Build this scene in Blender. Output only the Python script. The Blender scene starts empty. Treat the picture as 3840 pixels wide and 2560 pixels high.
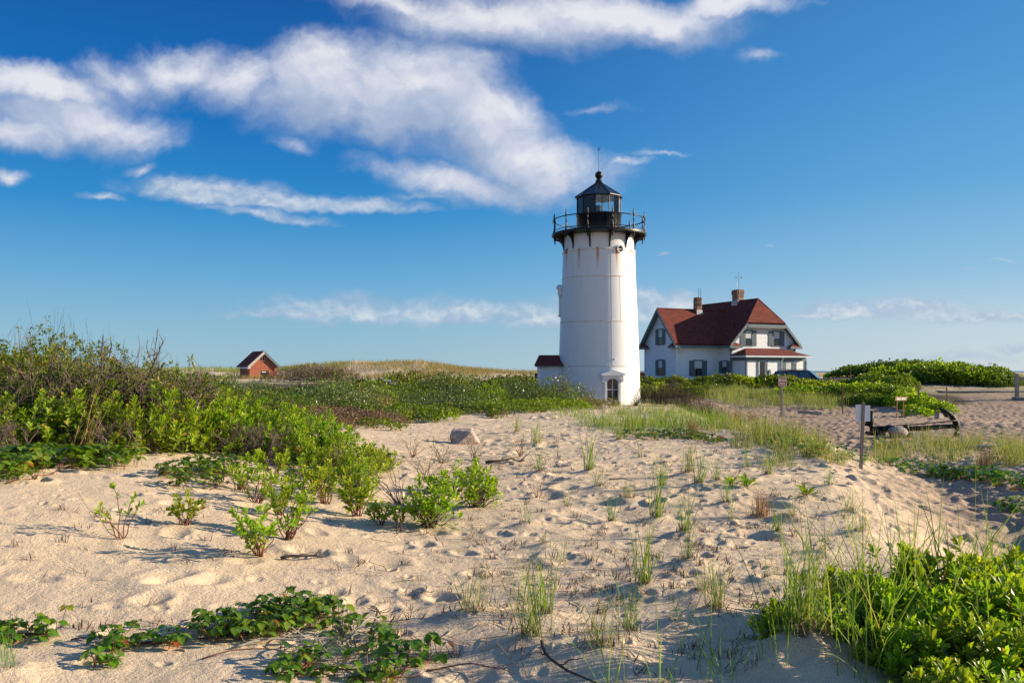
import bpy, math, numpy as np
from mathutils import Vector
R = math.radians
sc = bpy.context.scene
COL = sc.collection
# ------------------------------------------------------------------ camera, sky, sun, exposure
F, HOR, CZ = 3200.0, 1390.0, 1.75          # focal length and horizon in pixels of a 3840 wide frame, eye height
cam = bpy.data.cameras.new('camera'); camo = bpy.data.objects.new('camera', cam); COL.objects.link(camo)
camo.location = (0, 0, CZ); camo.rotation_euler = (R(90), 0, 0)
cam.sensor_width = 36; cam.lens = 36*F/3840; cam.shift_y = (HOR-1280)/3840
cam.clip_start = .05; cam.clip_end = 40000
sc.camera = camo
SUN_AZ, SUN_EL = R(7.5), R(17.5)               # azimuth measured from +X towards +Y
sun = bpy.data.lights.new('sun', 'SUN'); sun.energy = 5.0; sun.angle = R(.5); sun.color = (1, .83, .61)
suno = bpy.data.objects.new('sun', sun); COL.objects.link(suno)
sd = Vector((math.cos(SUN_EL)*math.cos(SUN_AZ), math.cos(SUN_EL)*math.sin(SUN_AZ), math.sin(SUN_EL)))
suno.rotation_euler = sd.to_track_quat('Z', 'Y').to_euler()
vs = sc.view_settings; vs.view_transform = 'Standard'; vs.look = 'None'; vs.gamma = 1; vs.use_curve_mapping = False
vs.exposure = 0.93
SKY_STRENGTH = .10

class NT:
    """small helper around a node tree"""
    def __init__(s, tree): s.t = tree
    def n(s, typ, ins=None, **props):
        nd = s.t.nodes.new('ShaderNode'+typ)
        for k, v in props.items(): setattr(nd, k, v)
        for k, v in (ins or {}).items(): s.set(nd, k, v)
        return nd
    def set(s, nd, k, v):
        sock = nd.inputs[k]
        if isinstance(v, bpy.types.NodeSocket): s.t.links.new(v, sock)
        elif hasattr(v, 'outputs'): s.t.links.new(v.outputs[0], sock)
        else:
            if isinstance(v, tuple) and len(v) == 3 and sock.type == 'RGBA': v = (*v, 1)
            sock.default_value = v
    def m(s, op, a, b=None, c=None, clamp=False):
        nd = s.n('Math', {0: a}, operation=op); nd.use_clamp = clamp
        if b is not None: s.set(nd, 1, b)
        if c is not None: s.set(nd, 2, c)
        return nd.outputs[0]
    def vm(s, op, a, b=None):
        nd = s.n('VectorMath', {0: a}, operation=op)
        if b is not None: s.set(nd, 1, b)
        return nd.outputs['Value'] if op in ('LENGTH', 'DOT_PRODUCT') else nd.outputs[0]
    def ss(s, x, lo, hi, a=0., b=1., typ='SMOOTHSTEP'):
        nd = s.n('MapRange', {0: x, 1: lo, 2: hi, 3: a, 4: b}, interpolation_type=typ)
        return nd.outputs[0]
    def mix(s, f, a, b, blend='MIX'):
        nd = s.n('Mix', data_type='RGBA', blend_type=blend)
        s.set(nd, 0, f); s.set(nd, 6, a); s.set(nd, 7, b)
        return nd.outputs[2]
    def noise(s, vec, scale, detail=3., rough=.5, **k):
        return s.n('TexNoise', {'Vector': vec, 'Scale': float(scale), 'Detail': float(detail), 'Roughness': rough}, **k).outputs[0]
    def ramp(s, f, stops):
        nd = s.n('ValToRGB', {0: f}); e = nd.color_ramp.elements
        while len(e) < len(stops): e.new(.5)
        for i, (p, c) in enumerate(stops): e[i].position = p; e[i].color = (*c, 1)
        return nd.outputs[0]

w = bpy.data.worlds.new('World'); sc.world = w; w.use_nodes = True
t = NT(w.node_tree); w.node_tree.nodes.clear()
sky = t.n('TexSky', sky_type='NISHITA', sun_disc=False, sun_elevation=SUN_EL, sun_rotation=R(90)-SUN_AZ,
          altitude=0, air_density=1.0, dust_density=.6, ozone_density=1.6)
hs = t.n('HueSaturation', {'Hue': .492, 'Saturation': 1.28, 'Value': 1.0, 'Color': sky})
geo = t.n('TexCoord').outputs['Generated']
sep = t.n('SeparateXYZ', {0: geo}); dx, dy, dz = sep.outputs
# a clear summer sky: the physical sky, deepened and cooled towards the colours of the day
EXPO = 2**vs.exposure
left = t.ramp(t.m('MULTIPLY', dz, 2.), [(0., (.34, .53, .63)), (.09, (.25, .48, .65)), (.21, (.125, .385, .67)), (.36, (.022, .25, .60)), (.54, (.004, .155, .50)), (.8, (.005, .088, .36))])
right = t.ramp(t.m('MULTIPLY', dz, 2.), [(0., (.58, .67, .74)), (.09, (.50, .64, .74)), (.21, (.27, .51, .73)), (.40, (.12, .38, .69)), (.60, (.075, .31, .66)), (.8, (.055, .25, .58))])
hand = t.mix(t.ss(dx, -.25, .62), left, right)
hand = t.n('VectorMath', {0: hand, 'Scale': 1/EXPO}, operation='SCALE').outputs[0]
yy = t.m('MAXIMUM', dy, .05)
pu = t.m('DIVIDE', dx, yy); pv = t.m('DIVIDE', dz, yy)
p2 = t.n('CombineXYZ', {0: pu, 1: pv, 2: 0.}).outputs[0]
wr = t.n('TexNoise', {'Vector': p2, 'Scale': 7., 'Detail': 5., 'Roughness': .6}).outputs[1]
warp = t.n('VectorMath', {0: wr, 1: (.5, .5, .5)}, operation='SUBTRACT').outputs[0]
warp = t.n('VectorMath', {0: warp, 'Scale': .085}, operation='SCALE').outputs[0]
pw = t.vm('ADD', p2, warp)
# cloud bodies: centre x, y, half width, half height (photo pixels), tilt, weight
CL = [(1200,300,290,200,-8,1.2),(1560,330,330,215,0,1.2),(1800,460,300,170,28,1.05),(1960,600,330,125,12,1.0),(1780,690,420,80,8,0.85),(2060,670,180,95,0,0.8),(900,290,260,110,-3,0.8),(680,260,230,95,-6,0.75),(470,300,240,80,10,0.55),(180,330,340,90,8,0.9),(300,450,380,110,8,1.0),(80,500,270,85,0,1.0),(1900,60,520,125,4,1.0),(2350,60,430,95,4,1.0),(2750,15,240,50,0,0.8),(1500,10,280,60,14,0.6),(1100,540,90,36,10,0.5),(10,675,65,28,0,0.65),(540,630,52,18,-5,0.5),(2310,605,90,15,-4,0.36),(2480,565,120,11,-3,0.3),(2230,405,120,18,-6,0.24),(2830,205,60,26,0,0.42)]
CLOW = [(800,735,340,74,5,1.0),(1050,765,330,46,4,0.9),(1380,780,260,40,2,0.8),(640,722,130,38,0,0.7),(1000,810,280,30,8,0.6),(1650,740,200,30,2,0.45),(380,742,95,20,5,0.65),(2495,950,34,10,0,0.5),(2885,930,24,9,0,0.45),(3640,1000,40,12,0,0.3),(1300,1180,430,84,2,0.72),(1700,1180,400,75,0,0.78),(2030,1195,190,79,0,0.85),(1050,1180,260,43,0,0.55),(2440,1165,110,84,0,1.0),(2560,1160,90,72,0,1.0),(2680,1185,90,49,0,0.8),(3200,1175,260,52,0,1.0),(3420,1168,260,60,0,1.0),(3650,1190,300,37,0,0.9),(3060,1180,140,31,0,0.8),(3600,1345,280,28,0,0.5),(3800,1310,90,26,0,0.65),(3750,980,60,10,0,0.3)]
def clouds(lst, pos, flat):
    mask = None
    for (cx, cy, rx, ry, ro, wt) in lst:
        mp = t.n('Mapping', {'Vector': pos, 'Location': ((cx-1920)/F, (HOR-cy)/F, 0), 'Rotation': (0, 0, R(-ro)), 'Scale': (rx/F, ry/F, 1)}, vector_type='TEXTURE').outputs[0]
        if flat:
            x_, y_, z_ = t.n('SeparateXYZ', {0: mp}).outputs
            mp = t.n('CombineXYZ', {0: x_, 1: t.m('MAXIMUM', y_, t.m('MULTIPLY', y_, -1.9)), 2: 0.}).outputs[0]
        v = t.m('MULTIPLY', t.m('SUBTRACT', 1.25, t.vm('LENGTH', mp)), wt)
        mask = v if mask is None else t.m('SMOOTH_MAX', mask, v, .15)
    return mask
def dens(pos, off, sc1, sc2, k2, st):
    q = t.vm('ADD', pos, off) if off else pos
    q = t.vm('MULTIPLY', q, (1., st, 1.))
    a = t.noise(q, sc1, 8., .56)
    b = t.noise(q, sc2, 4., .6)
    return t.m('ADD', t.m('MULTIPLY', t.m('SUBTRACT', a, .5), 1.9), t.m('MULTIPLY', t.m('SUBTRACT', b, .5), k2))
d0 = dens(pw, None, 10., 52., .7, 1.3); d1 = dens(pw, (.008, .014, 0), 10., 52., .7, 1.3)
mk0 = clouds(CL, pw, False); mk1 = clouds(CL, t.vm('ADD', pw, (.012, .030, 0)), False)
body = t.m('ADD', t.m('MINIMUM', mk0, .95), t.m('MULTIPLY', d0, .46))
alpha = t.ss(body, -.08, .92)
lit = t.m('ADD', .42, t.m('MULTIPLY', t.m('SUBTRACT', d0, d1), .6))
lit = t.m('ADD', lit, t.m('MULTIPLY', t.m('SUBTRACT', mk0, mk1), .75))
lit = t.m('SUBTRACT', lit, t.m('MULTIPLY', t.ss(body, .7, 1.4), .12))
ccol = t.ramp(lit, [(.0, (.36, .45, .62)), (.38, (.48, .55, .71)), (.70, (.66, .69, .80)), (1., (.84, .85, .89))])
# low puffy banks with flat feet and bright tops
wl = t.n('VectorMath', {0: t.n('VectorMath', {0: t.n('TexNoise', {'Vector': p2, 'Scale': 34., 'Detail': 4.}).outputs[1], 1: (.5, .5, .5)}, operation='SUBTRACT').outputs[0], 'Scale': .022}, operation='SCALE').outputs[0]
pl = t.vm('ADD', p2, wl)
e0 = dens(pl, None, 24., 80., .35, 1.5); e1 = dens(pl, (.003, .0075, 0), 24., 80., .35, 1.5)
bodyl = t.m('ADD', t.m('MINIMUM', clouds(CLOW, pl, True), .85), t.m('MULTIPLY', e0, .5))
alphal = t.m('MULTIPLY', t.ss(bodyl, -.02, .88), .88)
litl = t.m('ADD', .54, t.m('MULTIPLY', t.m('SUBTRACT', e0, e1), 1.0))
ccoll = t.ramp(litl, [(.0, (.33, .46, .62)), (.4, (.46, .57, .71)), (.66, (.66, .73, .80)), (1., (.90, .90, .91))])
# unseen pale cloud added over and behind the viewer to fill the shade
oth = t.m('MAXIMUM', t.ss(dy, .72, .45), t.ss(dz, .5, .68))
oc = t.m('MULTIPLY', t.m('MULTIPLY', oth, t.ss(t.noise(geo, 2.6, 5., .6), .36, .56)), t.ss(dz, .02, .12))
CLOUD_GAIN = 1.0
ccol = t.mix(alphal, ccol, ccoll); alpha = t.m('MAXIMUM', alpha, alphal)
front = t.m('MULTIPLY', t.m('MULTIPLY', alpha, t.ss(dy, .3, .5)), t.m('MULTIPLY', t.ss(dz, 0., .012), .93))
skyn = t.n('VectorMath', {0: hs.outputs[0], 'Scale': SKY_STRENGTH}, operation='SCALE').outputs[0]
skyb = t.mix(.95, skyn, hand)
cb = t.n('VectorMath', {0: ccol, 'Scale': CLOUD_GAIN/EXPO}, operation='SCALE').outputs[0]
c1 = t.mix(front, skyb, cb)
c2 = t.mix(t.m('MULTIPLY', oc, .12), c1, (.42, .45, .52))
bg = t.n('Background', {0: c2, 1: 1.0})
out = t.n('OutputWorld', {0: bg})
w.cycles.sampling_method = 'MANUAL'; w.cycles.sample_map_resolution = 1024

sc.cycles.max_bounces = 6; sc.cycles.diffuse_bounces = 3; sc.cycles.glossy_bounces = 3; sc.cycles.transmission_bounces = 4
sc.cycles.transparent_max_bounces = 8; sc.cycles.caustics_reflective = False; sc.cycles.caustics_refractive = False

# ------------------------------------------------------------------ scene helpers
def tag(o, label=None, cat=None, group=None, kind=None):
    if label: o['label'] = label
    if cat: o['category'] = cat
    if group: o['group'] = group
    if kind: o['kind'] = kind
    return o
def empty(name, loc=(0, 0, 0), rz=0., label=None, cat=None, group=None):
    o = bpy.data.objects.new(name, None); COL.objects.link(o); o.location = loc; o.rotation_euler = (0, 0, rz)
    o.empty_display_size = .2
    return tag(o, label, cat, group)
def copy_tree(o, parent=None):
    c = o.copy(); COL.objects.link(c)
    if parent: c.parent = parent
    for ch in list(o.children): copy_tree(ch, c)
    return c

class MB:
    """collects geometry in numpy, links it as ONE mesh object"""
    def __init__(s): s.V = []; s.F = []; s.n = 0
    def add(s, V, faces, mat=0, tint=None):
        V = np.asarray(V, float).reshape(-1, 3)
        for f in faces:
            f = np.asarray(f, int)
            if f.ndim == 1: f = f[None]
            tt = np.full(len(f), .5) if tint is None else np.broadcast_to(tint, (len(f),)) if np.ndim(tint) == 0 else np.asarray(tint)
            s.F.append((f+s.n, mat, tt))
        s.V.append(V); s.n += len(V)
        return s
    def build(s, name, mats, parent=None, smooth=False, uv=False):
        V = np.concatenate(s.V)
        me = bpy.data.meshes.new(name)
        me.vertices.add(len(V)); me.vertices.foreach_set('co', V.ravel().astype(np.float32))
        loops = np.concatenate([f.ravel() for f, m, tt in s.F]); nl = len(loops)
        tot = np.concatenate([np.full(len(f), f.shape[1]) for f, m, tt in s.F])
        st = np.concatenate([[0], np.cumsum(tot)[:-1]])
        me.loops.add(nl); me.loops.foreach_set('vertex_index', loops.astype(np.int32))
        me.polygons.add(len(tot)); me.polygons.foreach_set('loop_start', st.astype(np.int32))
        me.polygons.foreach_set('loop_total', tot.astype(np.int32))
        me.polygons.foreach_set('material_index', np.concatenate([np.full(len(f), m) for f, m, tt in s.F]).astype(np.int32))
        me.polygons.foreach_set('use_smooth', np.full(len(tot), smooth, bool))
        at = me.attributes.new('tint', 'FLOAT', 'FACE'); at.data.foreach_set('value', np.concatenate([tt for f, m, tt in s.F]).astype(np.float32))
        me.update(calc_edges=True)
        if uv:
            U = []
            for f, m, tt in s.F:
                P = V[f]; n = np.cross(P[:, 1]-P[:, 0], P[:, 2]-P[:, 0]); n /= np.linalg.norm(n, axis=1, keepdims=True)+1e-12
                tx = np.stack([-n[:, 1], n[:, 0], np.zeros(len(n))], 1); ln = np.linalg.norm(tx, axis=1, keepdims=True)
                tx = np.where(ln < 1e-3, np.array([1., 0, 0]), tx/np.maximum(ln, 1e-9)); ty = np.cross(n, tx)
                U.append(np.stack([np.einsum('nkj,nj->nk', P, tx), np.einsum('nkj,nj->nk', P, ty)], 2).reshape(-1, 2))
            l = me.uv_layers.new(name='UVMap'); l.data.foreach_set('uv', np.concatenate(U).ravel().astype(np.float32))
        for m in (mats if isinstance(mats, (list, tuple)) else [mats]): me.materials.append(m)
        o = bpy.data.objects.new(name, me); COL.objects.link(o)
        if parent: o.parent = parent
        return o
    # ---- shapes
    def box(s, x0, x1, y0, y1, z0, z1, M=None, mat=0, bev=0.):
        if bev:
            v = []; b = bev
            for z, i in ((z0, b), (z0+b, 0), (z1-b, 0), (z1, b)):
                v += [(x0+i, y0+i, z), (x1-i, y0+i, z), (x1-i, y1-i, z), (x0+i, y1-i, z)]
            f = [[3, 2, 1, 0], [12, 13, 14, 15]]
            for k in range(3):
                for i in range(4): a = k*4+i; c = k*4+(i+1) % 4; f.append([a, c, c+4, a+4])
        else:
            v = [(x0, y0, z0), (x1, y0, z0), (x1, y1, z0), (x0, y1, z0), (x0, y0, z1), (x1, y0, z1), (x1, y1, z1), (x0, y1, z1)]
            f = [[3, 2, 1, 0], [4, 5, 6, 7], [0, 1, 5, 4], [1, 2, 6, 5], [2, 3, 7, 6], [3, 0, 4, 7]]
        v = np.array(v, float)
        if M is not None: v = M(v)
        return s.add(v, f, mat)
    def poly_prism(s, pts, d, M=None, mat=0):
        """pts: outline in (x, z); extruded along y from 0 to d"""
        n = len(pts); a = [(x, 0, z) for x, z in pts]; b = [(x, d, z) for x, z in pts]
        v = np.array(a+b, float)
        if M is not None: v = M(v)
        s.add(v, [], mat)
        base = s.n-2*n
        s.F.append((np.array([list(range(n))])+base, mat, np.array([.5])))
        s.F.append((np.array([list(range(2*n-1, n-1, -1))])+base, mat, np.array([.5])))
        s.F.append((np.array([[i+n, (i+1) % n+n, (i+1) % n, i] for i in range(n)])+base, mat, np.full(n, .5)))
        return s
    def slab(s, P, th, mat=0):
        """flat polygon given in 3d, thickened downwards along its normal"""
        P = np.array(P, float); n = np.cross(P[1]-P[0], P[2]-P[0]); n /= np.linalg.norm(n)
        if n[2] < 0: P = P[::-1]; n = -n
        k = len(P); v = np.concatenate([P, P-n*th]); b = s.n
        s.add(v, [], mat)
        s.F.append((np.array([list(range(k))])+b, mat, np.array([.5])))
        s.F.append((np.array([list(range(2*k-1, k-1, -1))])+b, mat, np.array([.5])))
        s.F.append((np.array([[i+k, (i+1) % k+k, (i+1) % k, i] for i in range(k)])+b, mat, np.full(k, .5)))
        return s
    def lathe(s, prof, n=48, c=(0, 0, 0), a0=0., mat=0, cap=True, ang=2*math.pi):
        """prof: list of (r, z)"""
        full = abs(ang-2*math.pi) < 1e-6; m = n if full else n+1
        th = a0+np.arange(m)*ang/n; V = []
        for r, z in prof: V.append(np.stack([c[0]+r*np.cos(th), c[1]+r*np.sin(th), np.full(m, c[2]+z)], 1))
        f = []
        for k in range(len(prof)-1):
            for i in range(n):
                j = (i+1) % m; f.append([k*m+i, k*m+j, (k+1)*m+j, (k+1)*m+i])
        fs = [f]
        s.add(np.concatenate(V), fs, mat)
        if cap and full:
            b = s.n-m*len(prof)
            if prof[0][0] > 1e-4: s.F.append((np.array([list(range(m-1, -1, -1))])+b, mat, np.array([.5])))
            if prof[-1][0] > 1e-4: s.F.append((np.array([list(range(m))])+b+m*(len(prof)-1), mat, np.array([.5])))
        return s
    def tubes(s, P, Rr, k=5, mat=0, tint=None, cap=True):
        """P (N, m, 3) polylines, Rr (N, m) radii"""
        P = np.asarray(P, float); Rr = np.asarray(Rr, float)
        if P.ndim == 2: P = P[None]; Rr = Rr[None]
        N, m, _ = P.shape
        T = np.gradient(P, axis=1); T /= np.linalg.norm(T, axis=2, keepdims=True)+1e-9
        ref = np.where(np.abs(T[:, :1, 2:3]) > .8, np.array([1., .13, 0]), np.array([.1, .05, 1.]))
        ref = np.broadcast_to(ref, T.shape)
        A = np.cross(T, ref); A /= np.linalg.norm(A, axis=2, keepdims=True)+1e-9
        B = np.cross(T, A)
        th = np.arange(k)*2*math.pi/k
        V = P[:, :, None]+Rr[:, :, None, None]*(A[:, :, None]*np.cos(th)[None, None, :, None]+B[:, :, None]*np.sin(th)[None, None, :, None])
        idx = np.arange(N*m*k).reshape(N, m, k)
        a = idx[:, :-1]; b = idx[:, 1:]
        q = np.stack([a, np.roll(a, -1, 2), np.roll(b, -1, 2), b], -1).reshape(-1, 4)
        tt = None if tint is None else np.repeat(np.broadcast_to(tint, (N,)), (m-1)*k)
        fs = [q]
        s.add(V.reshape(-1, 3), fs, mat, tt)
        if cap:
            base = s.n-N*m*k
            s.F.append((idx[:, 0, ::-1].reshape(-1, k)+base, mat, np.full(N, .5)))
            s.F.append((idx[:, -1].reshape(-1, k)+base, mat, np.full(N, .5)))
        return s
    def stamp(s, T, pos, Rm, sc_, mat=0, tint=None):
        Tv, Tf = T; N = len(pos); k = len(Tv)
        sc_ = np.asarray(sc_, float)
        if sc_.ndim == 1: sc_ = np.repeat(sc_[:, None], 3, 1)
        V = np.einsum('nij,nkj->nki', Rm, Tv[None]*sc_[:, None])+pos[:, None]
        off = (np.arange(N)*k)
        tint = np.random.default_rng(N).random(N) if tint is None else np.asarray(tint)
        s.add(V.reshape(-1, 3), [], mat)
        b = s.n-N*k
        for f in Tf:
            f = np.asarray(f); F_ = (f[None]+off[:, None, None]+b).reshape(-1, f.shape[1])
            s.F.append((F_, mat, np.repeat(tint, len(f))))
        return s

def frames(d, up):
    """rotation matrices with local y along d and local z as near to up as possible"""
    d = d/(np.linalg.norm(d, axis=1, keepdims=True)+1e-9)
    x = np.cross(d, up); x /= np.linalg.norm(x, axis=1, keepdims=True)+1e-9
    z = np.cross(x, d)
    return np.stack([x, d, z], 2)
def unit(v): return v/(np.linalg.norm(v, axis=-1, keepdims=True)+1e-9)

# ------------------------------------------------------------------ noise and the ground
def hash2(ix, iy, seed):
    h = (ix.astype(np.int64)*374761393+iy.astype(np.int64)*668265263+seed*1274126177) & 0x7fffffff
    h = ((h ^ (h >> 13))*1103515245+12345) & 0x7fffffff
    h = ((h ^ (h >> 11))*69069+1) & 0x7fffffff
    return ((h >> 7) & 0xffff)/65535.
def vnoise(x, y, seed=0):
    ix, iy = np.floor(x), np.floor(y); fx, fy = x-ix, y-iy
    fx = fx*fx*(3-2*fx); fy = fy*fy*(3-2*fy)
    a, b = hash2(ix, iy, seed), hash2(ix+1, iy, seed); c, d = hash2(ix, iy+1, seed), hash2(ix+1, iy+1, seed)
    return (a*(1-fx)+b*fx)*(1-fy)+(c*(1-fx)+d*fx)*fy
def fbm(x, y, seed=0, o=4, g=.5):
    v = 0; a = 1; tot = 0
    for i in range(o):
        v = v+a*(vnoise(x, y, seed+i*17)-.5)*2; tot += a; a *= g; x = x*2.03+3.1; y = y*2.03-1.7
    return v/tot
def S(x): x = np.clip(x, 0, 1); return x*x*(3-2*x)
def G(x, y, cx, cy, rx, ry): return np.exp(-((x-cx)/rx)**2-((y-cy)/ry)**2)
CY = [0, 5, 7, 9, 12, 17, 22, 27, 33, 40, 50, 60]
CX = [2.5, 2.7, 3.1, 3.5, 4.3, 6.0, 7.0, 7.1, 6.8, 7.0, 9, 14]
def hollow(x, y):
    return S((x-np.interp(y, CY, CX))/(2.5+.02*np.clip(y, 0, 20)))*S((y+2)/5)*(1-S((y-47)/13))
def zbase(x, y):
    x = np.asarray(x, float); y = np.asarray(y, float)
    z = .62*S((-x-.6)/6)*S((y-3)/6)*(1-S((y-16)/14))
    z = z-.72*hollow(x, y)
    z = z+.55*G(x, y, 11.5, 18, 3.2, 4.5)+1.5*G(x, y, 10.6, 10.4, 1.9, 3.4)+.15*G(x, y, 3.2, 5.4, 1.6, 2)  # the tall bank is out of view, raised to throw shade over the hollow
    z = z-.2*S((y-38)/10)*(1-S((y-55)/12))
    z = z+S((y-54)/30)*(.85*S((x-2)/10)+.5*(1-S((x-2)/10)))
    z = z-.55*G(x, y, 25.8, 77, 6, 5)
    z = z+1.1*G(x, y, 33, 72, 11, 9)
    z = z+.5*S((y-85)/40)*(1-S((y-230)/90))
    z = z-1.1*G(x, y, -37, 119, 8, 9)+2.5*G(x, y, -22, 142, 15, 18)*(1+.35*fbm(x/7, y/9, 3))+.5*G(x, y, -4, 120, 9, 12)+.9*G(x, y, -52, 150, 16, 18)+1.2*G(x, y, -95, 150, 30, 30)-.2*S((y-85)/15)*S((x-18)/10)
    z = z-4.5*S((y-230)/90)
    far = S((y-90)/30)
    z = z+far*.35*fbm(x/7, y/7, 5)
    z = z+.10*fbm(x/3.2, y/3.2, 11, 3)+.03*fbm(x/1.1, y/1.1, 12, 3)
    return z
def pits(x, y, cell, rad, depth, prob, seed):
    dz = np.zeros_like(x); ix, iy = np.floor(x/cell), np.floor(y/cell)
    for i in (-1, 0, 1):
        for j in (-1, 0, 1):
            cx, cy = ix+i, iy+j
            px = (cx+hash2(cx, cy, seed))*cell; py = (cy+hash2(cx, cy, seed+1))*cell
            on = hash2(cx, cy, seed+2) < prob*(.25+1.5*vnoise(px/2.3, py/2.3, seed+9))
            a = hash2(cx, cy, seed+3)*6.28; r = rad*(.7+.7*hash2(cx, cy, seed+4))
            ux = ((x-px)*np.cos(a)+(y-py)*np.sin(a))/(r*1.5); uy = (-(x-px)*np.sin(a)+(y-py)*np.cos(a))/r
            q = ux*ux+uy*uy
            dz += on*depth*(.6+.8*hash2(cx, cy, seed+5))*(-np.exp(-q*1.6)+.45*np.exp(-(np.sqrt(q)-1.45)**2*5))
    return dz
def ztop(x, y):
    x = np.asarray(x, float); y = np.asarray(y, float)
    z = zbase(x, y)
    fade = 1-S((y-50)/25)
    h = hollow(x, y)
    walk = np.clip(h+.14*S((x+3)/3)*S((y-8)/4)*(1-S((y-40)/8)), 0, 1)
    z = z+fade*pits(x, y, .42, .13, .048, .95*S(walk*1.8), 50)
    z = z+fade*pits(x+.2, y, .30, .075, .024, .15+.5*walk, 60)
    z = z+fade*pits(x, y+.1, .9, .13, .04, .14, 70)
    z = z+fade*pits(x+.07, y, .17, .034, .013, .07+.25*S((x+1.2)/3)+.3*walk, 80)
    z = z+fade*((.009+.012*walk)*fbm(x/.42, y/.42, 21, 3)+.006*fbm(x/.09, y/.09, 31, 2))
    for hx, hy, hr in HUM:
        if x.size > 4 or abs(hx-float(x.flat[0])) < 1.: z = z+.30*hr*np.exp(-((x-hx)**2+(y-hy)**2)/hr**2)
    dd = np.hypot(x-33, y-33); tr = G(x, y, 25, 43, 5, 9)
    z = z+tr*.05*np.sin(dd*2*math.pi/.75+1.2*fbm(x/3, y/3, 9))
    return z
HUM = []
def gz(x, y): return float(ztop(np.array([x]), np.array([y]))[0])
_YS = np.concatenate([np.linspace(2.5, 30, 1400), np.linspace(30.05, 200, 1500)])
def hit(px, py):
    """the point of the ground seen at a photo pixel"""
    x = (px-1920)/F*_YS; z = CZ-(py-HOR)/F*_YS
    b = np.nonzero(z <= zbase(x, _YS))[0]
    i = b[0] if len(b) else len(_YS)-1
    return np.array([x[i], _YS[i], gz(x[i], _YS[i])])
def at(px, Y): x = (px-1920)/F*Y; return np.array([x, Y, gz(x, Y)])
def zpx(py, Y): return CZ-(py-HOR)/F*Y
# grass tufts: photo column and row of the foot, height in photo pixels, kind
TUFTS = [(2023, 1780, 115, 1), (2210, 1774, 140, 0), (2249, 1833, 95, 4), (2359, 1881, 100, 4), (2481, 1833, 110, 0), (2582, 1786, 110, 2), (2624, 1821, 125, 0), (2686, 1809, 95, 1), (1975, 1976, 115, 3), (2124, 1914, 85, 3), (2294, 1970, 120, 1), (2463, 1958, 180, 0), (2570, 2012, 200, 1), (2014, 1668, 90, 2), (1937, 1625, 66, 2), (2040, 2050, 60, 3), (1779, 2332, 230, 4), (1991, 2437, 290, 2), (2044, 2332, 210, 0), (2414, 2221, 230, 0), (2107, 2105, 120, 3), (2583, 2119, 160, 1), (2262, 2481, 250, 4), (2364, 2420, 230, 1), (2685, 2320, 180, 2), (2627, 2249, 120, 4), (2916, 2011, 110, 0), (2879, 2185, 130, 3), (2969, 1953, 80, 4), (2726, 1895, 120, 1), (2990, 2490, 340, 0), (3048, 2490, 300, 2), (3190, 1930, 110, 4), (3225, 2010, 110, 4), (3080, 2080, 90, 3), (2320, 1655, 60, 2), (2800, 1760, 100, 1), (2880, 1790, 90, 2), (2740, 1960, 90, 3), (3110, 1830, 90, 1), (2400, 1720, 70, 3), (2540, 2360, 120, 3), (1410, 1700, 50, 3), (30, 2550, 200, 3)]
HUM = [(*hit(px, py)[:2], .10+.05*(k in (2, 4))+.0006*hp) for px, py, hp, k in TUFTS]
# ------------------------------------------------------------------ materials
def mat(name, col=(.5, .5, .5), rough=.6, metal=0., spec=.5):
    m = bpy.data.materials.new(name); m.use_nodes = True
    b = m.node_tree.nodes['Principled BSDF']
    b.inputs['Base Color'].default_value = (*col, 1); b.inputs['Roughness'].default_value = rough
    b.inputs['Metallic'].default_value = metal; b.inputs['Specular IOR Level'].default_value = spec
    return m, NT(m.node_tree), b
def bump(t, b, h, strength=.5, dist=.01, prev=None):
    bp = t.n('Bump', {'Height': h, 'Strength': strength, 'Distance': dist})
    if prev is not None: t.set(bp, 'Normal', prev)
    t.t.links.new(bp.outputs[0], b.inputs['Normal']); return bp.outputs[0]
def worn(name, col, rough=.55, var=.25, scale=3., metal=0., spec=.4, bs=.2, stretch=None):
    m, t, b = mat(name, col, rough, metal, spec)
    co = t.n('TexCoord').outputs['Object']
    if stretch: co = t.vm('MULTIPLY', co, stretch)
    n = t.noise(co, scale, 5., .65)
    lo = tuple(c*(1-var) for c in col); hi = tuple(min(1, c*(1+var*.6)) for c in col)
    t.set(b, 'Base Color', t.ramp(n, [(.3, lo), (.7, hi)]))
    t.set(b, 'Roughness', t.ss(t.noise(co, scale*2.3, 3.), .3, .7, max(0, rough-.12), min(1, rough+.12), 'LINEAR'))
    if bs: bump(t, b, t.noise(co, scale*9, 4.), bs, .006)
    return m
def leafmat(name, stops, trans=.35, rough=.42, spec=.35, objvar=.12, tr_gain=(1.25, 1.3, .55)):
    m, t, b = mat(name, (.1, .2, .05), rough, 0, spec)
    f = t.n('Attribute', attribute_name='tint').outputs['Fac']
    c = t.ramp(f, stops)
    r = t.n('ObjectInfo').outputs['Random']
    hsv = t.n('HueSaturation', {'Hue': t.ss(r, 0., 1., .5-.02, .5+.015, 'LINEAR'), 'Saturation': 1., 'Value': t.ss(r, 0., 1., 1-objvar, 1+objvar, 'LINEAR'), 'Color': c})
    c = hsv.outputs[0]
    t.set(b, 'Base Color', c)
    tl = t.n('BsdfTranslucent', {0: t.mix(1., c, tr_gain, 'MULTIPLY')})
    mx = t.n('MixShader', {0: trans, 1: b, 2: tl})
    t.t.links.new(mx.outputs[0], t.t.nodes['Material Output'].inputs[0])
    return m
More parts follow.
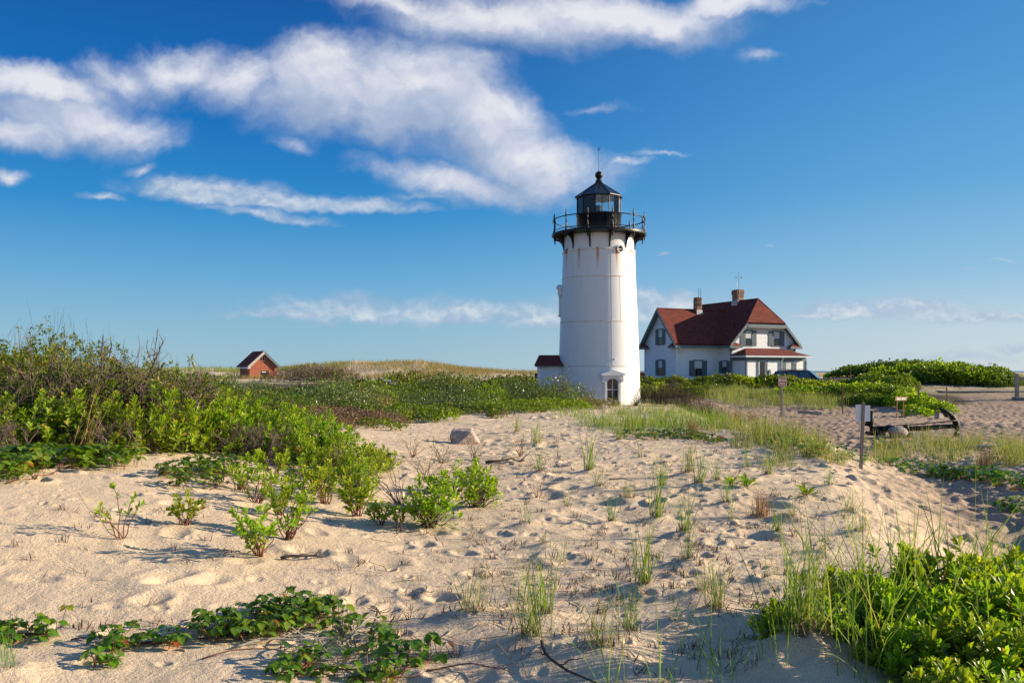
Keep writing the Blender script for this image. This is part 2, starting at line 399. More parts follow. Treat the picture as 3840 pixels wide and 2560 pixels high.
def sandmat():
    m, t, b = mat('sand', (.5, .4, .28), .9, 0, .15)
    co = t.n('TexCoord').outputs['Object']
    big = t.noise(co, .55, 4.); mid = t.noise(co, 5., 4., .6); fine = t.noise(co, 150., 2., .7); grit = t.noise(co, 420., 1., .5)
    c = t.ramp(t.m('ADD', t.m('MULTIPLY', big, .5), t.m('MULTIPLY', mid, .5)), [(.3, (.60, .465, .312)), (.7, (.71, .563, .388))])
    c = t.mix(1., c, t.ramp(fine, [(.28, (.52, .49, .46)), (.5, (1, 1, 1)), (.75, (1.2, 1.18, 1.14))]), 'MULTIPLY')
    c = t.mix(t.ss(grit, .66, .74), c, (.20, .15, .11))
    # grassed, browner soil away from the beach walk
    y = t.n('SeparateXYZ', {0: co}).outputs[1]
    c = t.mix(t.m('MULTIPLY', t.m('MULTIPLY', t.ss(y, 52., 70.), t.ss(y, 105., 90.)), t.ss(t.noise(co, .35, 5., .6), .40, .56)), c, (.17, .19, .065))
    t.set(b, 'Base Color', c)
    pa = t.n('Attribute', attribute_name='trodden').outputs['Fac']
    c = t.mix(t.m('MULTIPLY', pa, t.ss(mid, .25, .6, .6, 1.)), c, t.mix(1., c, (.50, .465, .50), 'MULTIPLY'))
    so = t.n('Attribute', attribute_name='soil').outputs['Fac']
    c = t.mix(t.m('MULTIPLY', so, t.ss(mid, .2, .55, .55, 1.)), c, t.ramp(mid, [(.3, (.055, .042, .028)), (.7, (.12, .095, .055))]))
    t.set(b, 'Base Color', c)
    h = t.m('ADD', t.m('MULTIPLY', fine, .5), t.m('ADD', t.m('MULTIPLY', t.noise(co, 34., 4., .6), 1.3), t.m('MULTIPLY', mid, 1.2)))
    bump(t, b, h, .85, .014)
    return m
def brickmat(name, c1, c2, mortar, bw, bh, ms=.012, rough=.85, offs=.5, bs=.5, var=.25):
    m, t, b = mat(name, c1, rough, 0, .25)
    uv = t.n('UVMap').outputs[0]
    br = t.n('TexBrick', {'Vector': uv, 'Color1': c1, 'Color2': c2, 'Mortar': mortar, 'Scale': 1., 'Mortar Size': ms, 'Mortar Smooth': .2, 'Bias': 0., 'Brick Width': bw, 'Row Height': bh})
    br.offset = offs
    n = t.noise(t.n('TexCoord').outputs['Object'], 2.2, 5., .65)
    c = t.mix(1., br.outputs[0], t.ramp(n, [(.3, (1-var,)*3), (.7, (1+var*.6,)*3)]), 'MULTIPLY')
    t.set(b, 'Base Color', c)
    bump(t, b, t.m('SUBTRACT', t.noise(uv, 30., 3.), t.m('MULTIPLY', br.outputs[1], 2.)), bs, .012)
    return m
def clapmat(name, col, pitch=.13):
    m, t, b = mat(name, col, .5, 0, .3)
    uv = t.n('UVMap').outputs[0]
    v = t.n('SeparateXYZ', {0: uv}).outputs[1]
    fr = t.m('FRACT', t.m('DIVIDE', v, pitch))
    co = t.n('TexCoord').outputs['Object']
    n = t.noise(t.vm('MULTIPLY', co, (1, 1, 5)), 1.5, 5., .65)
    c = t.ramp(n, [(.3, tuple(x*.86 for x in col)), (.65, col)])
    t.set(b, 'Base Color', c)
    # each board leans out at its foot: a sawtooth with a sharp drop at the lap
    h = t.m('MULTIPLY', t.m('SUBTRACT', 1., fr), t.ss(fr, 0., .10))
    bump(t, b, h, .9, .028)
    return m
def glassmat(name, col=(.012, .016, .02), rough=.04):
    m, t, b = mat(name, col, rough, 0, .7)
    co = t.n('TexCoord').outputs['Object']
    bump(t, b, t.noise(co, 1.7, 2.), .06, .02)
    return m
def towermat():
    m, t, b = mat('tower_paint', (.8, .8, .79), .38, 0, .4)
    co = t.n('TexCoord').outputs['Object']
    x, y, z = t.n('SeparateXYZ', {0: co}).outputs
    th = t.m('ARCTAN2', y, x)
    cyl = t.n('CombineXYZ', {0: t.m('MULTIPLY', th, 2.2), 1: t.m('MULTIPLY', z, .16), 2: 0.}).outputs[0]
    n = t.noise(cyl, 4., 6., .62)
    base = t.ramp(n, [(.22, (.66, .657, .65)), (.42, (.715, .713, .706)), (.75, (.745, .745, .74))])
    blot = t.noise(co, 1.4, 5., .6)
    base = t.mix(t.ss(blot, .64, .78, 0., .12), base, (.55, .54, .52))
    # rust washed down from the bracket feet and out of the seams
    k = t.m('MULTIPLY', t.m('SUBTRACT', th, R(-90-13.5)+R(5.8)), 6.)
    near = t.m('POWER', t.m('ABSOLUTE', t.m('COSINE', k)), 45.)
    drop = t.m('MULTIPLY', t.ss(z, 7.3, 8.6, 0., 1.), t.ss(z, 8.78, 8.74, 0., 1.))
    st = t.n('CombineXYZ', {0: t.m('MULTIPLY', th, 9.), 1: t.m('MULTIPLY', z, .35), 2: 3.}).outputs[0]
    sn = t.noise(st, 3., 4., .6)
    streak = t.m('MULTIPLY', t.m('MULTIPLY', near, drop), t.ss(sn, .22, .52))
    wash = t.m('MULTIPLY', t.m('MULTIPLY', t.ss(sn, .52, .75), drop), .35)
    under = t.m('MULTIPLY', t.m('MULTIPLY', t.ss(z, 9.2, 9.66), t.ss(sn, .42, .7)), .55)
    seam = None
    for zz in (7.14, 4.57, 2.03, 8.66):
        q = t.m('MULTIPLY', t.m('MULTIPLY', t.ss(z, zz-.10, zz, 0., 1.), t.ss(z, zz+.03, zz+.02, 0., 1.)), t.ss(sn, .40, .75, .05, .55))
        seam = q if seam is None else t.m('MAXIMUM', seam, q)
    rust = t.m('MAXIMUM', t.m('MAXIMUM', streak, wash), t.m('MAXIMUM', under, seam))
    c = t.mix(t.m('MINIMUM', rust, .9), base, (.46, .19, .03))
    t.set(b, 'Base Color', c)
    bump(t, b, t.m('ADD', t.noise(co, 3., 3.), t.m('MULTIPLY', t.noise(co, 40., 3.), .15)), .12, .02)
    return m
M = {}
M['sand'] = sandmat()
M['tower'] = towermat()
M['white'] = worn('white_trim', (.78, .78, .77), .45, .12, 2., bs=.05)
M['iron'] = worn('black_iron', (.008, .009, .010), .38, .5, 5., spec=.3, bs=.15)
M['iron2'] = worn('dark_lantern_steel', (.012, .016, .022), .30, .5, 2.5, spec=.5, bs=.06, stretch=(1, 1, .3))
M['clap'] = clapmat('white_clapboard', (.76, .78, .81))
M['teal'] = worn('slate_green_trim', (.115, .165, .185), .6, .25, 3., bs=.1)
M['shutter'] = worn('slate_blue_shutter', (.095, .14, .165), .6, .2, 3., bs=.1)
M['roof'] = brickmat('red_asphalt_shingle', (.21, .048, .031), (.15, .035, .024), (.045, .012, .011), .42, .19, .010, .9, .5, .7, .3)
M['brick'] = brickmat('red_brick', (.40, .115, .055), (.30, .085, .045), (.36, .22, .16), .22, .075, .010, .9)
M['chim'] = brickmat('chimney_brick', (.30, .115, .065), (.19, .075, .045), (.34, .27, .2), .22, .075, .012, .9)
M['pane'] = glassmat('dark_glass')
M['blind'] = worn('pale_blind', (.55, .57, .58), .6, .08, 2., bs=0)
M['cream'] = worn('cream_trim', (.40, .38, .32), .6, .15, 3., bs=.05)
M['steel'] = worn('galvanised', (.36, .37, .38), .5, .2, 6., metal=.6)
M['wood'] = worn('grey_wood', (.23, .205, .18), .85, .35, 9., bs=.5, stretch=(1, 1, .12))
M['woodb'] = worn('brown_wood', (.22, .12, .06), .85, .35, 9., bs=.5, stretch=(1, 1, .12))
M['plank'] = worn('weathered_plank', (.34, .30, .26), .85, .35, 3., bs=.4)
M['signred'] = worn('sign_red', (.20, .035, .03), .5, .15, 3., bs=0)
M['signwhite'] = worn('sign_white', (.78, .78, .78), .5, .06, 3., bs=0)
M['alu'] = worn('sign_back', (.62, .66, .72), .45, .10, 3., bs=0)
M['tan'] = worn('tan_board', (.42, .28, .14), .7, .2, 6., bs=.1)
M['rust'] = worn('rusty_black_iron', (.012, .0105, .010), .6, .6, 4., spec=.25, bs=.5)
M['stone'] = worn('pink_granite', (.40, .31, .27), .8, .4, 7., bs=.9)
M['stoneg'] = worn('grey_boulder', (.27, .235, .215), .85, .4, 5., bs=.9)
M['rope'] = worn('orange_rope', (.62, .34, .12), .9, .2, 20., bs=.2)
M['carpaint'] = worn('navy_car_paint', (.010, .014, .030), .18, .2, 2., spec=.6, bs=0)
M['carglass'] = glassmat('tinted_car_glass_sky_teal', (.05, .12, .14), .05)  # tinted glass, with the teal of the reflected sky put into its colour
M['rubber'] = worn('tyre_rubber', (.02, .02, .02), .8, .2, 6., bs=0)
M['chrome'] = worn('bright_metal', (.6, .6, .62), .2, .1, 4., metal=1., bs=0)
M['bark'] = worn('grey_bark', (.17, .125, .10), .9, .4, 30., bs=.4)
M['barkd'] = worn('dark_bark', (.085, .062, .05), .9, .4, 30., bs=.4)
M['barkr'] = worn('red_stem', (.19, .075, .045), .8, .3, 30., bs=.2)
M['dead'] = worn('bleached_wood', (.42, .36, .30), .9, .35, 18., bs=.4)
M['bay'] = leafmat('bayberry_leaf', [(0., (.10, .165, .010)), (.35, (.19, .30, .015)), (.75, (.30, .42, .026)), (.93, (.42, .48, .045)), (.97, (.46, .34, .06)), (1., (.36, .22, .05))], .50, tr_gain=(1.35, 1.35, .5))
M['bayd'] = leafmat('dull_shrub_leaf', [(0., (.08, .11, .014)), (.5, (.16, .205, .022)), (.85, (.27, .28, .035)), (.94, (.42, .29, .05)), (1., (.34, .15, .03))], .42)
M['scrub'] = leafmat('olive_scrub_leaf', [(0., (.11, .11, .025)), (.5, (.20, .19, .045)), (.85, (.30, .26, .07)), (1., (.38, .24, .09))], .25)
M['ivy'] = leafmat('glossy_vine_leaf', [(0., (.045, .11, .007)), (.5, (.10, .215, .010)), (.88, (.20, .31, .018)), (.955, (.32, .34, .03)), (.985, (.42, .20, .03)), (1., (.36, .08, .04))], .40, .30, .4, tr_gain=(1.35, 1.35, .5))
M['rose'] = leafmat('rose_leaf', [(0., (.06, .105, .010)), (.5, (.13, .20, .014)), (.85, (.25, .32, .022)), (1., (.38, .39, .04))], .3)
M['silver'] = leafmat('silvery_leaf', [(0., (.07, .11, .028)), (.5, (.145, .19, .05)), (.82, (.24, .28, .10)), (.9, (.50, .52, .38)), (1., (.66, .66, .56))], .22, .35, .5)
M['grass'] = leafmat('beach_grass_blade', [(0., (.13, .18, .045)), (.5, (.23, .28, .075)), (.8, (.36, .36, .13)), (1., (.50, .40, .20))], .35, .6, .15)
M['grassg'] = leafmat('green_grass_blade', [(0., (.10, .19, .03)), (.6, (.20, .33, .05)), (.9, (.33, .39, .08)), (1., (.50, .38, .15))], .35, .6, .15)
M['dune'] = leafmat('dune_grass_blade', [(0., (.17, .16, .05)), (.5, (.30, .26, .10)), (.8, (.40, .33, .15)), (1., (.46, .38, .2))], .3, .7, .1)
M['dryg'] = leafmat('dry_grass_blade', [(0., (.24, .13, .06)), (.6, (.36, .21, .10)), (1., (.46, .32, .18))], .2, .6, .2)
M['stub'] = leafmat('dead_stubble', [(0., (.10, .068, .048)), (.6, (.19, .135, .10)), (1., (.34, .26, .19))], .05, .8, .1)
M['straw'] = leafmat('bleached_straw', [(0., (.34, .26, .17)), (1., (.60, .49, .36))], .15, .6, .2)
M['brown'] = leafmat('brown_heath_twig', [(0., (.14, .095, .068)), (.6, (.25, .175, .115)), (.88, (.34, .24, .14)), (1., (.20, .23, .06))], .1, .8, .1)
M['petal'] = leafmat('pink_petal', [(0., (.55, .06, .22)), (1., (.70, .16, .36))], .3, .5, .2)
M['moss'] = leafmat('pale_lichen', [(0., (.30, .30, .20)), (1., (.42, .41, .28))], .1, .9, .1)
ms, ts, bs_ = mat('sea_water', (.02, .08, .13), .25, 0, .5)
bump(ts, bs_, ts.noise(ts.n('TexCoord').outputs['Object'], .2, 5.), .5, .5); M['sea'] = ms
# clear lantern glass
mg = bpy.data.materials.new('lantern_glass'); mg.use_nodes = True; tg = NT(mg.node_tree); mg.node_tree.nodes.clear()
gl = tg.n('BsdfGlossy', {0: (.9, .95, 1.), 1: .02}); tr = tg.n('BsdfTransparent', {0: (.86, .90, .92)})
fr = tg.n('Fresnel', {0: 1.45}); mxg = tg.n('MixShader', {0: tg.m('MULTIPLY', fr.outputs[0], 1.4, clamp=True), 1: tr, 2: gl}); tg.n('OutputMaterial', {0: mxg}); M['lglass'] = mg

# ------------------------------------------------------------------ the setting: ground and sea
def build_ground():
    fr_ = np.linspace(R(-37), R(37), 880)
    bk = np.linspace(R(37), R(323), 92)[1:-1]
    an = np.concatenate([fr_, bk]); n = len(an)
    r = np.concatenate([np.geomspace(.5, 3.2, 14)[:-1], np.geomspace(3.2, 70, 800)[:-1], np.geomspace(70, 420, 90)[:-1], np.geomspace(420, 9000, 12)])
    A, Rr = np.meshgrid(an, r)
    X, Y = Rr*np.sin(A), Rr*np.cos(A)
    Z = ztop(X, Y)
    Z = np.where(Y < -2, np.maximum(Z, -1.), Z)
    V = np.stack([X, Y, Z], 2).reshape(-1, 3)
    idx = np.arange(len(r)*n).reshape(len(r), n)
    a, b = idx[:-1], idx[1:]
    q = np.stack([a, b, np.roll(b, -1, 1), np.roll(a, -1, 1)], -1).reshape(-1, 4)
    V = np.concatenate([V, [[0, 0, gz(0, 0)]]]); c = len(V)-1
    tri = np.stack([np.full(n, c), idx[0], np.roll(idx[0], -1)], 1)
    mb = MB(); mb.add(V, [q[:, ::1], tri])
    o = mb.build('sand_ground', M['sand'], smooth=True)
    x_, y_ = V[:, 0], V[:, 1]
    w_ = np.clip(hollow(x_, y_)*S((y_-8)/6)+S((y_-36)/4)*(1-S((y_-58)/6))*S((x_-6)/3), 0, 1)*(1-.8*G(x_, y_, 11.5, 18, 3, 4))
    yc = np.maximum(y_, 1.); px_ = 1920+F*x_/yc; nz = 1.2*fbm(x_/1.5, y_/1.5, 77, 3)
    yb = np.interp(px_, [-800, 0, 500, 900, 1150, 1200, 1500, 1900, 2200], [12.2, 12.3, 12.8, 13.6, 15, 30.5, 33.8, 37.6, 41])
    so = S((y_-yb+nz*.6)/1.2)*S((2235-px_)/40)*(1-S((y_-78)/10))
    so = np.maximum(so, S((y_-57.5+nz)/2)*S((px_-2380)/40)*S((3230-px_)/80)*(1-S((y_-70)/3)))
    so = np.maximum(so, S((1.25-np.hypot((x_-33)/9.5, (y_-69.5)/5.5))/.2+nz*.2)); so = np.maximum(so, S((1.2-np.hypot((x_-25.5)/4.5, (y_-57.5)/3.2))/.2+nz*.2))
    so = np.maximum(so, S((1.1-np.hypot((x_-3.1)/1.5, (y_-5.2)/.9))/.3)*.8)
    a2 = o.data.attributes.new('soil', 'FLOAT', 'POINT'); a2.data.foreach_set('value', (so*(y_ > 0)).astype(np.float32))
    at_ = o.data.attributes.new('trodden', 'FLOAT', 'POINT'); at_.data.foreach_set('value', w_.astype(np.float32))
    return tag(o, 'pale beach sand with dimples and a trodden path', 'sand', kind='structure')
ground = build_ground()
mb = MB(); mb.add([(-12000, 300, -2.3), (12000, 300, -2.3), (12000, 26000, -2.3), (-12000, 26000, -2.3)], [[[0, 1, 2, 3]]])
tag(mb.build('sea', M['sea']), 'thin strip of blue sea on the horizon', 'sea', kind='structure')
# ------------------------------------------------------------------ lighthouse
LX, LY = 5.13, 50.4
light = empty('lighthouse', (LX, LY, 0), 0, 'white round lighthouse tower with black gallery and lantern', 'lighthouse')
VIEW = math.atan2(-LY, -LX)                 # direction from the tower to the viewer
def th_(a): return VIEW+R(a)                # a degrees to the right of the side that faces us
TP = [(2.46, -.7), (2.37, 2.03), (2.28, 4.57), (2.165, 7.14), (2.12, 8.66), (2.10, 9.66)]
def trad(z): return float(np.interp(z, [p[1] for p in TP], [p[0] for p in TP]))
prof = []
zs = np.linspace(-.7, 9.66, 60)
mb = MB(); mb.lathe([(trad(z), z) for z in zs], 128); mb.build('tower', M['tower'], light, True)
for zz, e, h in ((2.03, .018, .03), (4.57, .018, .03), (7.14, .02, .03), (8.66, .045, .05)):
    r = trad(zz)
    mb = MB(); mb.lathe([(r-.02, zz-h/2), (r+e, zz-h/2), (r+e, zz+h/2), (r-.02, zz+h/2)], 128, cap=False); mb.build('seam_band', M['tower'], light, True)
def strip(a, z0, z1):                       # upright lap of the iron plates
    c = th_(a); v = []
    for z in (z0, z1):
        r = trad(z)
        for da, rr in ((-.009, r-.01), (-.007, r+.006), (.007, r+.006), (.009, r-.01)): v.append((rr*math.cos(c+da), rr*math.sin(c+da), z))
    return np.array(v), [[[0, 1, 5, 4], [1, 2, 6, 5], [2, 3, 7, 6]]]
for a, z0, z1 in ((19, 7.16, 8.63), (19, 4.6, 7.12), (33, 4.6, 7.12), (18.5, 2.06, 4.55), (47, 2.06, 4.55), (-60, 4.6, 7.12), (-28, 2.06, 4.55), (-40, 7.16, 8.63)):
    mb = MB(); mb.add(*strip(a, z0, z1)); mb.build('plate_seam', M['tower'], light)
mb = MB(); c = th_(21); r = trad(2.42)
mb.lathe([(.0, 0), (.055, .0), (.05, .05), (.0, .06)], 14)
V = mb.V[0]; V = np.stack([V[:, 0], V[:, 2], V[:, 1]], 1)
def to_wall(V, a, r, z):
    """local (x right, y out, z up) onto the tower"""
    c = th_(a); ox, oy = math.cos(c), math.sin(c); rx, ry = -oy, ox
    return np.stack([V[:, 0]*rx+(V[:, 1]+r)*ox, V[:, 0]*ry+(V[:, 1]+r)*oy, V[:, 2]+z], 1)
mb.V[0] = to_wall(V, 22, r-.01, 2.42); mb.build('plate_bolt', M['tower'], light)
# gallery
mb = MB(); mb.lathe([(2.02, 9.60), (2.74, 9.66), (2.78, 9.67), (2.78, 9.79), (1.2, 9.80)], 96, cap=False); mb.build('gallery_deck', M['iron'], light, False)
PA = [-13.5+30*k for k in range(12)]
bp_prof = []
def bracket():
    mb = MB(); w_ = .035
    # quarter-round web, thick at the wall and under the deck, open in the middle
    ou = [(0, -.86), (.0, .0), (.62, .0), (.62, -.09)]
    arc = [(.62-.54*math.sin(u)**.8, -.09-.74*(1-math.cos(u))) for u in np.linspace(.15, math.pi/2, 9)]
    pts = ou+arc
    mb.poly_prism([(x, z) for x, z in pts], 2*w_, lambda v: np.stack([v[:, 1]-w_, v[:, 0], v[:, 2]], 1))
    return mb
def post():
    mb = MB()
    mb.lathe([(.05, -.42), (.02, -.36), (.055, -.31), (.03, -.26), (.06, -.2), (.06, -.1), (.055, .0), (.07, .02), (.07, .10), (.045, .13), (.038, .2), (.055, .28), (.032, .33), (.03, .6), (.055, .64), (.032, .7),
              (.03, .84), (.06, .88), (.05, .95), (.03, .98), (.055, 1.03), (.02, 1.07), (.045, 1.12), (.012, 1.17), (.004, 1.26)], 10)
    return mb
b0 = p0 = None
for a in PA:
    V = lambda v, a=a, r=0: to_wall(v, a, r, 0)
    bb = bracket(); bb.V[0] = to_wall(bb.V[0], a, trad(9.2)-.03, 9.62); bb.build('bracket', M['iron'], light)
    pp = post(); pp.V[0] = to_wall(pp.V[0], a, 2.70, 9.74); pp.build('railing_post', M['iron'], light, True)
for zz, rr in ((10.60, .032), (9.93, .022)):
    th = np.linspace(0, 2*math.pi, 97)
    mb = MB(); mb.tubes(np.stack([2.70*np.cos(th), 2.70*np.sin(th), np.full(97, zz)], 1), np.full(97, rr), 8); mb.build('railing', M['iron'], light, True)
# lantern
mb = MB(); mb.lathe([(1.31, 9.78), (1.31, 10.86), (1.36, 10.88), (1.36, 10.93), (1.1, 10.94)], 48, cap=False); mb.build('lantern_drum', M['iron2'], light, True)
VA = [27+36*k for k in range(10)]
RG = 1.28
def vtx(a, r=RG): c = th_(a); return np.array([r*math.cos(c), r*math.sin(c)])
for a in VA:
    p, q = vtx(a), vtx(a+36)
    n_ = (p+q)/2; n_ /= np.linalg.norm(n_)
    solid = (a % 360) in (243, 279, 315)        # sheet-iron panes on the landward side
    mb = MB()
    i = p*.985; j = q*.985
    v = [(p[0], p[1], 10.93), (q[0], q[1], 10.93), (q[0], q[1], 11.97), (p[0], p[1], 11.97), (i[0], i[1], 10.93), (j[0], j[1], 10.93), (j[0], j[1], 11.97), (i[0], i[1], 11.97)]
    mb.add(v, [[[0, 1, 2, 3], [7, 6, 5, 4]]] if solid else [[[0, 1, 2, 3]]])
    mb.build('blind_panel' if solid else 'lantern_pane', M['iron2'] if solid else M['lglass'], light)
    mb = MB(); o_ = vtx(a, RG+.012); mb.tubes([(o_[0], o_[1], 10.9), (o_[0], o_[1], 12.0)], [.03, .03], 6); mb.build('mullion', M['iron'], light)
mb = MB(); mb.lathe([(1.24, 11.9), (1.42, 11.93), (1.42, 11.97), (.24, 12.78), (.20, 12.84), (.24, 12.86), (.20, 12.9), (.16, 13.0), (.17, 13.05), (.1, 13.08)], 10, a0=th_(27)); mb.build('lantern_roof', M['iron2'], light)
for a in VA:
    mb = MB(); p = vtx(a, 1.42); q = vtx(a, .23); mb.tubes([(p[0], p[1], 11.985), (q[0], q[1], 12.80)], [.022, .018], 5); mb.build('roof_rib', M['iron2'], light)
mb = MB(); u = np.linspace(-1.45, 1.57, 16); mb.lathe([(.23*math.cos(x), 13.29+.23*math.sin(x)) for x in u], 24); mb.build('ventilator_ball', M['iron'], light, True)
mb = MB(); mb.tubes([(0, 0, 13.4), (0, 0, 13.6)], [.035, .03], 6); mb.tubes([(0, 0, 13.5), (0, 0, 14.75)], [.02, .013], 6)
for ax, ay in ((.09, 0), (-.09, 0), (0, .07), (0, -.07)): mb.tubes([(0, 0, 14.72), (ax*.5, ay*.5, 14.83), (ax, ay, 14.98)], [.011, .010, .004], 5)
mb.build('lightning_rod', M['iron'], light)
mb = MB(); mb.lathe([(1.2, 11.895), (.5, 12.25), (.02, 12.3)], 20, cap=False); mb.build('lantern_ceiling', M['white'], light)
# lamp inside
mb = MB(); mb.lathe([(.16, 10.9), (.16, 11.05), (.1, 11.08)], 16); 
for k in range(8): z = 11.12+k*.05; mb.lathe([(.17, z), (.21, z+.02), (.17, z+.04)], 20, cap=False)
mb.build('beacon_lens', M['steel'], light)
mb = MB(); mb.lathe([(1.25, 10.9), (0.02, 10.91)], 30, cap=False); mb.build('lantern_floor', M['iron'], light)
# ring-shaped ports under the gallery
for a in (33.5, -58, 123, 212):
    mb = MB()
    ring = [(.16, -.1), (.16, .07), (.20, .09), (.235, .07), (.235, -.1)]
    mb.lathe(ring, 24, cap=False)
    V = mb.V[0]; mb.V[0] = to_wall(np.stack([V[:, 0], V[:, 2], V[:, 1]], 1), a, trad(8.68), 8.68); pr = mb.build('porthole', M['tower'], light, False)
    mb = MB(); mb.lathe([(.162, .0), (.16, .015), (.0, .016)], 24, cap=False); V = mb.V[0]; mb.V[0] = to_wall(np.stack([V[:, 0], V[:, 2], V[:, 1]], 1), a, trad(8.68)+.005, 8.68); mb.build('pane', M['pane'], pr)
# arched windows with pedimented hoods
def arch(hw, z0, z1, n=12):
    """outline from lower left round the arch to lower right"""
    return [(-hw, z0)]+[(-hw*math.cos(u), z1-hw*.72+hw*.72*math.sin(u)) for u in np.linspace(0, math.pi, n)]+[(hw, z0)]
def tower_window(a, zb, zr):
    r = trad(zr)
    L = lambda v: to_wall(v, a, r, zb)
    mb = MB()
    o_, i_ = arch(.47, -.02, 1.50), arch(.345, .10, 1.36)
    n = len(o_)
    for d0, d1, P, Q in ((-.16, .10, o_, i_),):
        v = [(x, d1, z) for x, z in P]+[(x, d1, z) for x, z in Q]+[(x, d0, z) for x, z in P]+[(x, d0, z) for x, z in Q]
        f = []
        for k in range(n-1):
            f += [[k, k+1, n+k+1, n+k], [n+k, n+k+1, 3*n+k+1, 3*n+k], [2*n+k+1, 2*n+k, 3*n+k, 3*n+k+1][::-1], [k+1, k, 2*n+k, 2*n+k+1]]
        mb.add(L(np.array(v)), [f])
    mb.box(-.5, .5, -.16, .15, -.10, -.005, L, bev=.012)
    wn = mb.build('tower_window', M['white'], light)
    mb = MB(); P = arch(.35, .08, 1.37); mb.poly_prism(P[::-1], .02, lambda v: L(v+np.array([0, .005, 0]))); mb.build('pane', M['pane'], wn)
    mb = MB(); mb.box(-.014, .014, .026, .06, .095, 1.36, L); mb.box(-.345, .345, .027, .07, .70, .735, L); mb.box(-.345, .345, .027, .06, .085, .12, L)
    o2, i2 = arch(.343, .1, 1.362), arch(.315, .13, 1.335); n = len(o2)
    v = [(x, .05, z) for x, z in o2]+[(x, .05, z) for x, z in i2]; mb.add(L(np.array(v)), [[[k, k+1, n+k+1, n+k] for k in range(n-1)]])
    mb.build('sash', M['white'], wn)
    # hood: pediment over curved shoulders that drop beside the arch
    mb = MB()
    pts = [(-.72, 1.52), (-.72, 1.60), (0, 1.83), (.72, 1.60), (.72, 1.52)]
    mb.poly_prism(pts[::-1], .40, lambda v: L(np.stack([v[:, 0], v[:, 1]-.18, v[:, 2]], 1)))
    pts2 = [(-.62, 1.52), (.62, 1.52), (.62, 1.14), (.5, 1.14)]+[(.5*math.cos(u), 1.14+.33*math.sin(u)) for u in np.linspace(.2, math.pi-.2, 10)]+[(-.5, 1.14), (-.62, 1.14)]
    mb.poly_prism(pts2[::-1], .32, lambda v: L(np.stack([v[:, 0], v[:, 1]-.18, v[:, 2]], 1)))
    mb.build('hood', M['white'], wn)
tower_window(18, -.02, .6)
tower_window(-97, 5.05, 5.9)
# entry annex on the far side, white boards and red shingles
ax0, ax1, ay0, ay1 = -3.62, -1.6, -.85, .75
mb = MB(); mb.box(ax0, ax1, ay0, ay1, -.7, 2.08); an = mb.build('entry_annex', M['clap'], light, uv=True)
mb = MB()
for x0, x1 in ((ax0-.012, ax0+.14), (-2.66, -2.52)): mb.box(x0, x1, ay0-.015, ay0+.1, -.7, 2.06)
mb.box(ax0-.02, ax1, ay0-.02, ay0+.1, 1.92, 2.085); mb.build('corner_board', M['white'], an)
mb = MB()
e = (ax0-.17, ax1, ay0-.2, ay1+.2, 2.10, 2.68); ym = (ay0+ay1)/2
mb.slab([(e[0], e[2], e[4]), (e[1], e[2], e[4]), (e[1], ym, e[5]), (e[0]+.25, ym, e[5])], .07)
mb.slab([(e[1], e[3], e[4]), (e[0], e[3], e[4]), (e[0]+.25, ym, e[5]), (e[1], ym, e[5])], .07)
mb.slab([(e[0], e[3], e[4]), (e[0], e[2], e[4]), (e[0]+.25, ym, e[5])], .07)
mb.build('roof', M['roof'], an, uv=True)
mb = MB(); mb.box(e[0]+.01, e[1], ay0-.19, ay0-.11, 1.97, 2.05); mb.build('gutter', M['teal'], an)
mb = MB(); mb.box(ax0-.16, ax0-.02, .1, .5, 1.3, 1.6); mb.build('wall_lamp', M['iron'], an)

# ------------------------------------------------------------------ keeper's house
AL = R(24); HX, HY = 21.83, 85.0
house = empty('keeper_house', (HX, HY, 0), AL, 'white clapboard house with dark red roof and slate shutters', 'house')
# local frame: x along u (right, away), y along v (left, away); the gable face is y = 0 and faces us on the right
L1, LW, WW, WM, LM, B0 = 2.05, 5.07, 5.64, 8.10, 9.7, .4
EZ, RZ, WR = 4.42, 9.12, 8.12; OV = .45
UM = WM/2; VM = L1+WW/2
def mslope(du): return RZ-(RZ-EZ)*abs(du)/(UM+OV)
def wslope(dv): return WR-(WR-EZ)*abs(dv)/(WW/2+OV)
HV, HZ = 1.25, 6.62                              # clipped gable
hu = (RZ-HZ)/((RZ-EZ)/(UM+OV))
mb = MB()
wt = EZ+.30
def wallpoly(P): mb.add(np.array(P, float), [[list(range(len(P)))]])
# main block: gable face, left wall, rear, right
ez = mslope(UM)-.12
wallpoly([(0, 0, B0), (WM, 0, B0), (WM, 0, ez), (UM+hu+.25, 0, HZ-.3), (UM-hu-.25, 0, HZ-.3), (0, 0, ez)])
wallpoly([(0, L1, B0), (0, 0, B0), (0, 0, ez), (0, L1, ez)])
wallpoly([(WM, 0, B0), (WM, LM, B0), (WM, LM, ez), (WM, 0, ez)])
wallpoly([(WM, LM, B0), (0, LM, B0), (0, LM, ez), (UM, LM, RZ-.15), (WM, LM, ez)])
wallpoly([(0, LM, B0), (0, L1+WW, B0), (0, L1+WW, ez), (0, LM, ez)])
wz = wslope(WW/2)-.12
wallpoly([(-LW, L1, B0), (0, L1, B0), (0, L1, wz), (-LW, L1, wz)])
wallpoly([(-LW, L1+WW, B0), (-LW, L1, B0), (-LW, L1, wz), (-LW, VM, WR-.13), (-LW, L1+WW, wz)])
wallpoly([(0, L1+WW, B0), (-LW, L1+WW, B0), (-LW, L1+WW, wz), (0, L1+WW, wz)])
mb.build('wall', M['clap'], house, uv=True)
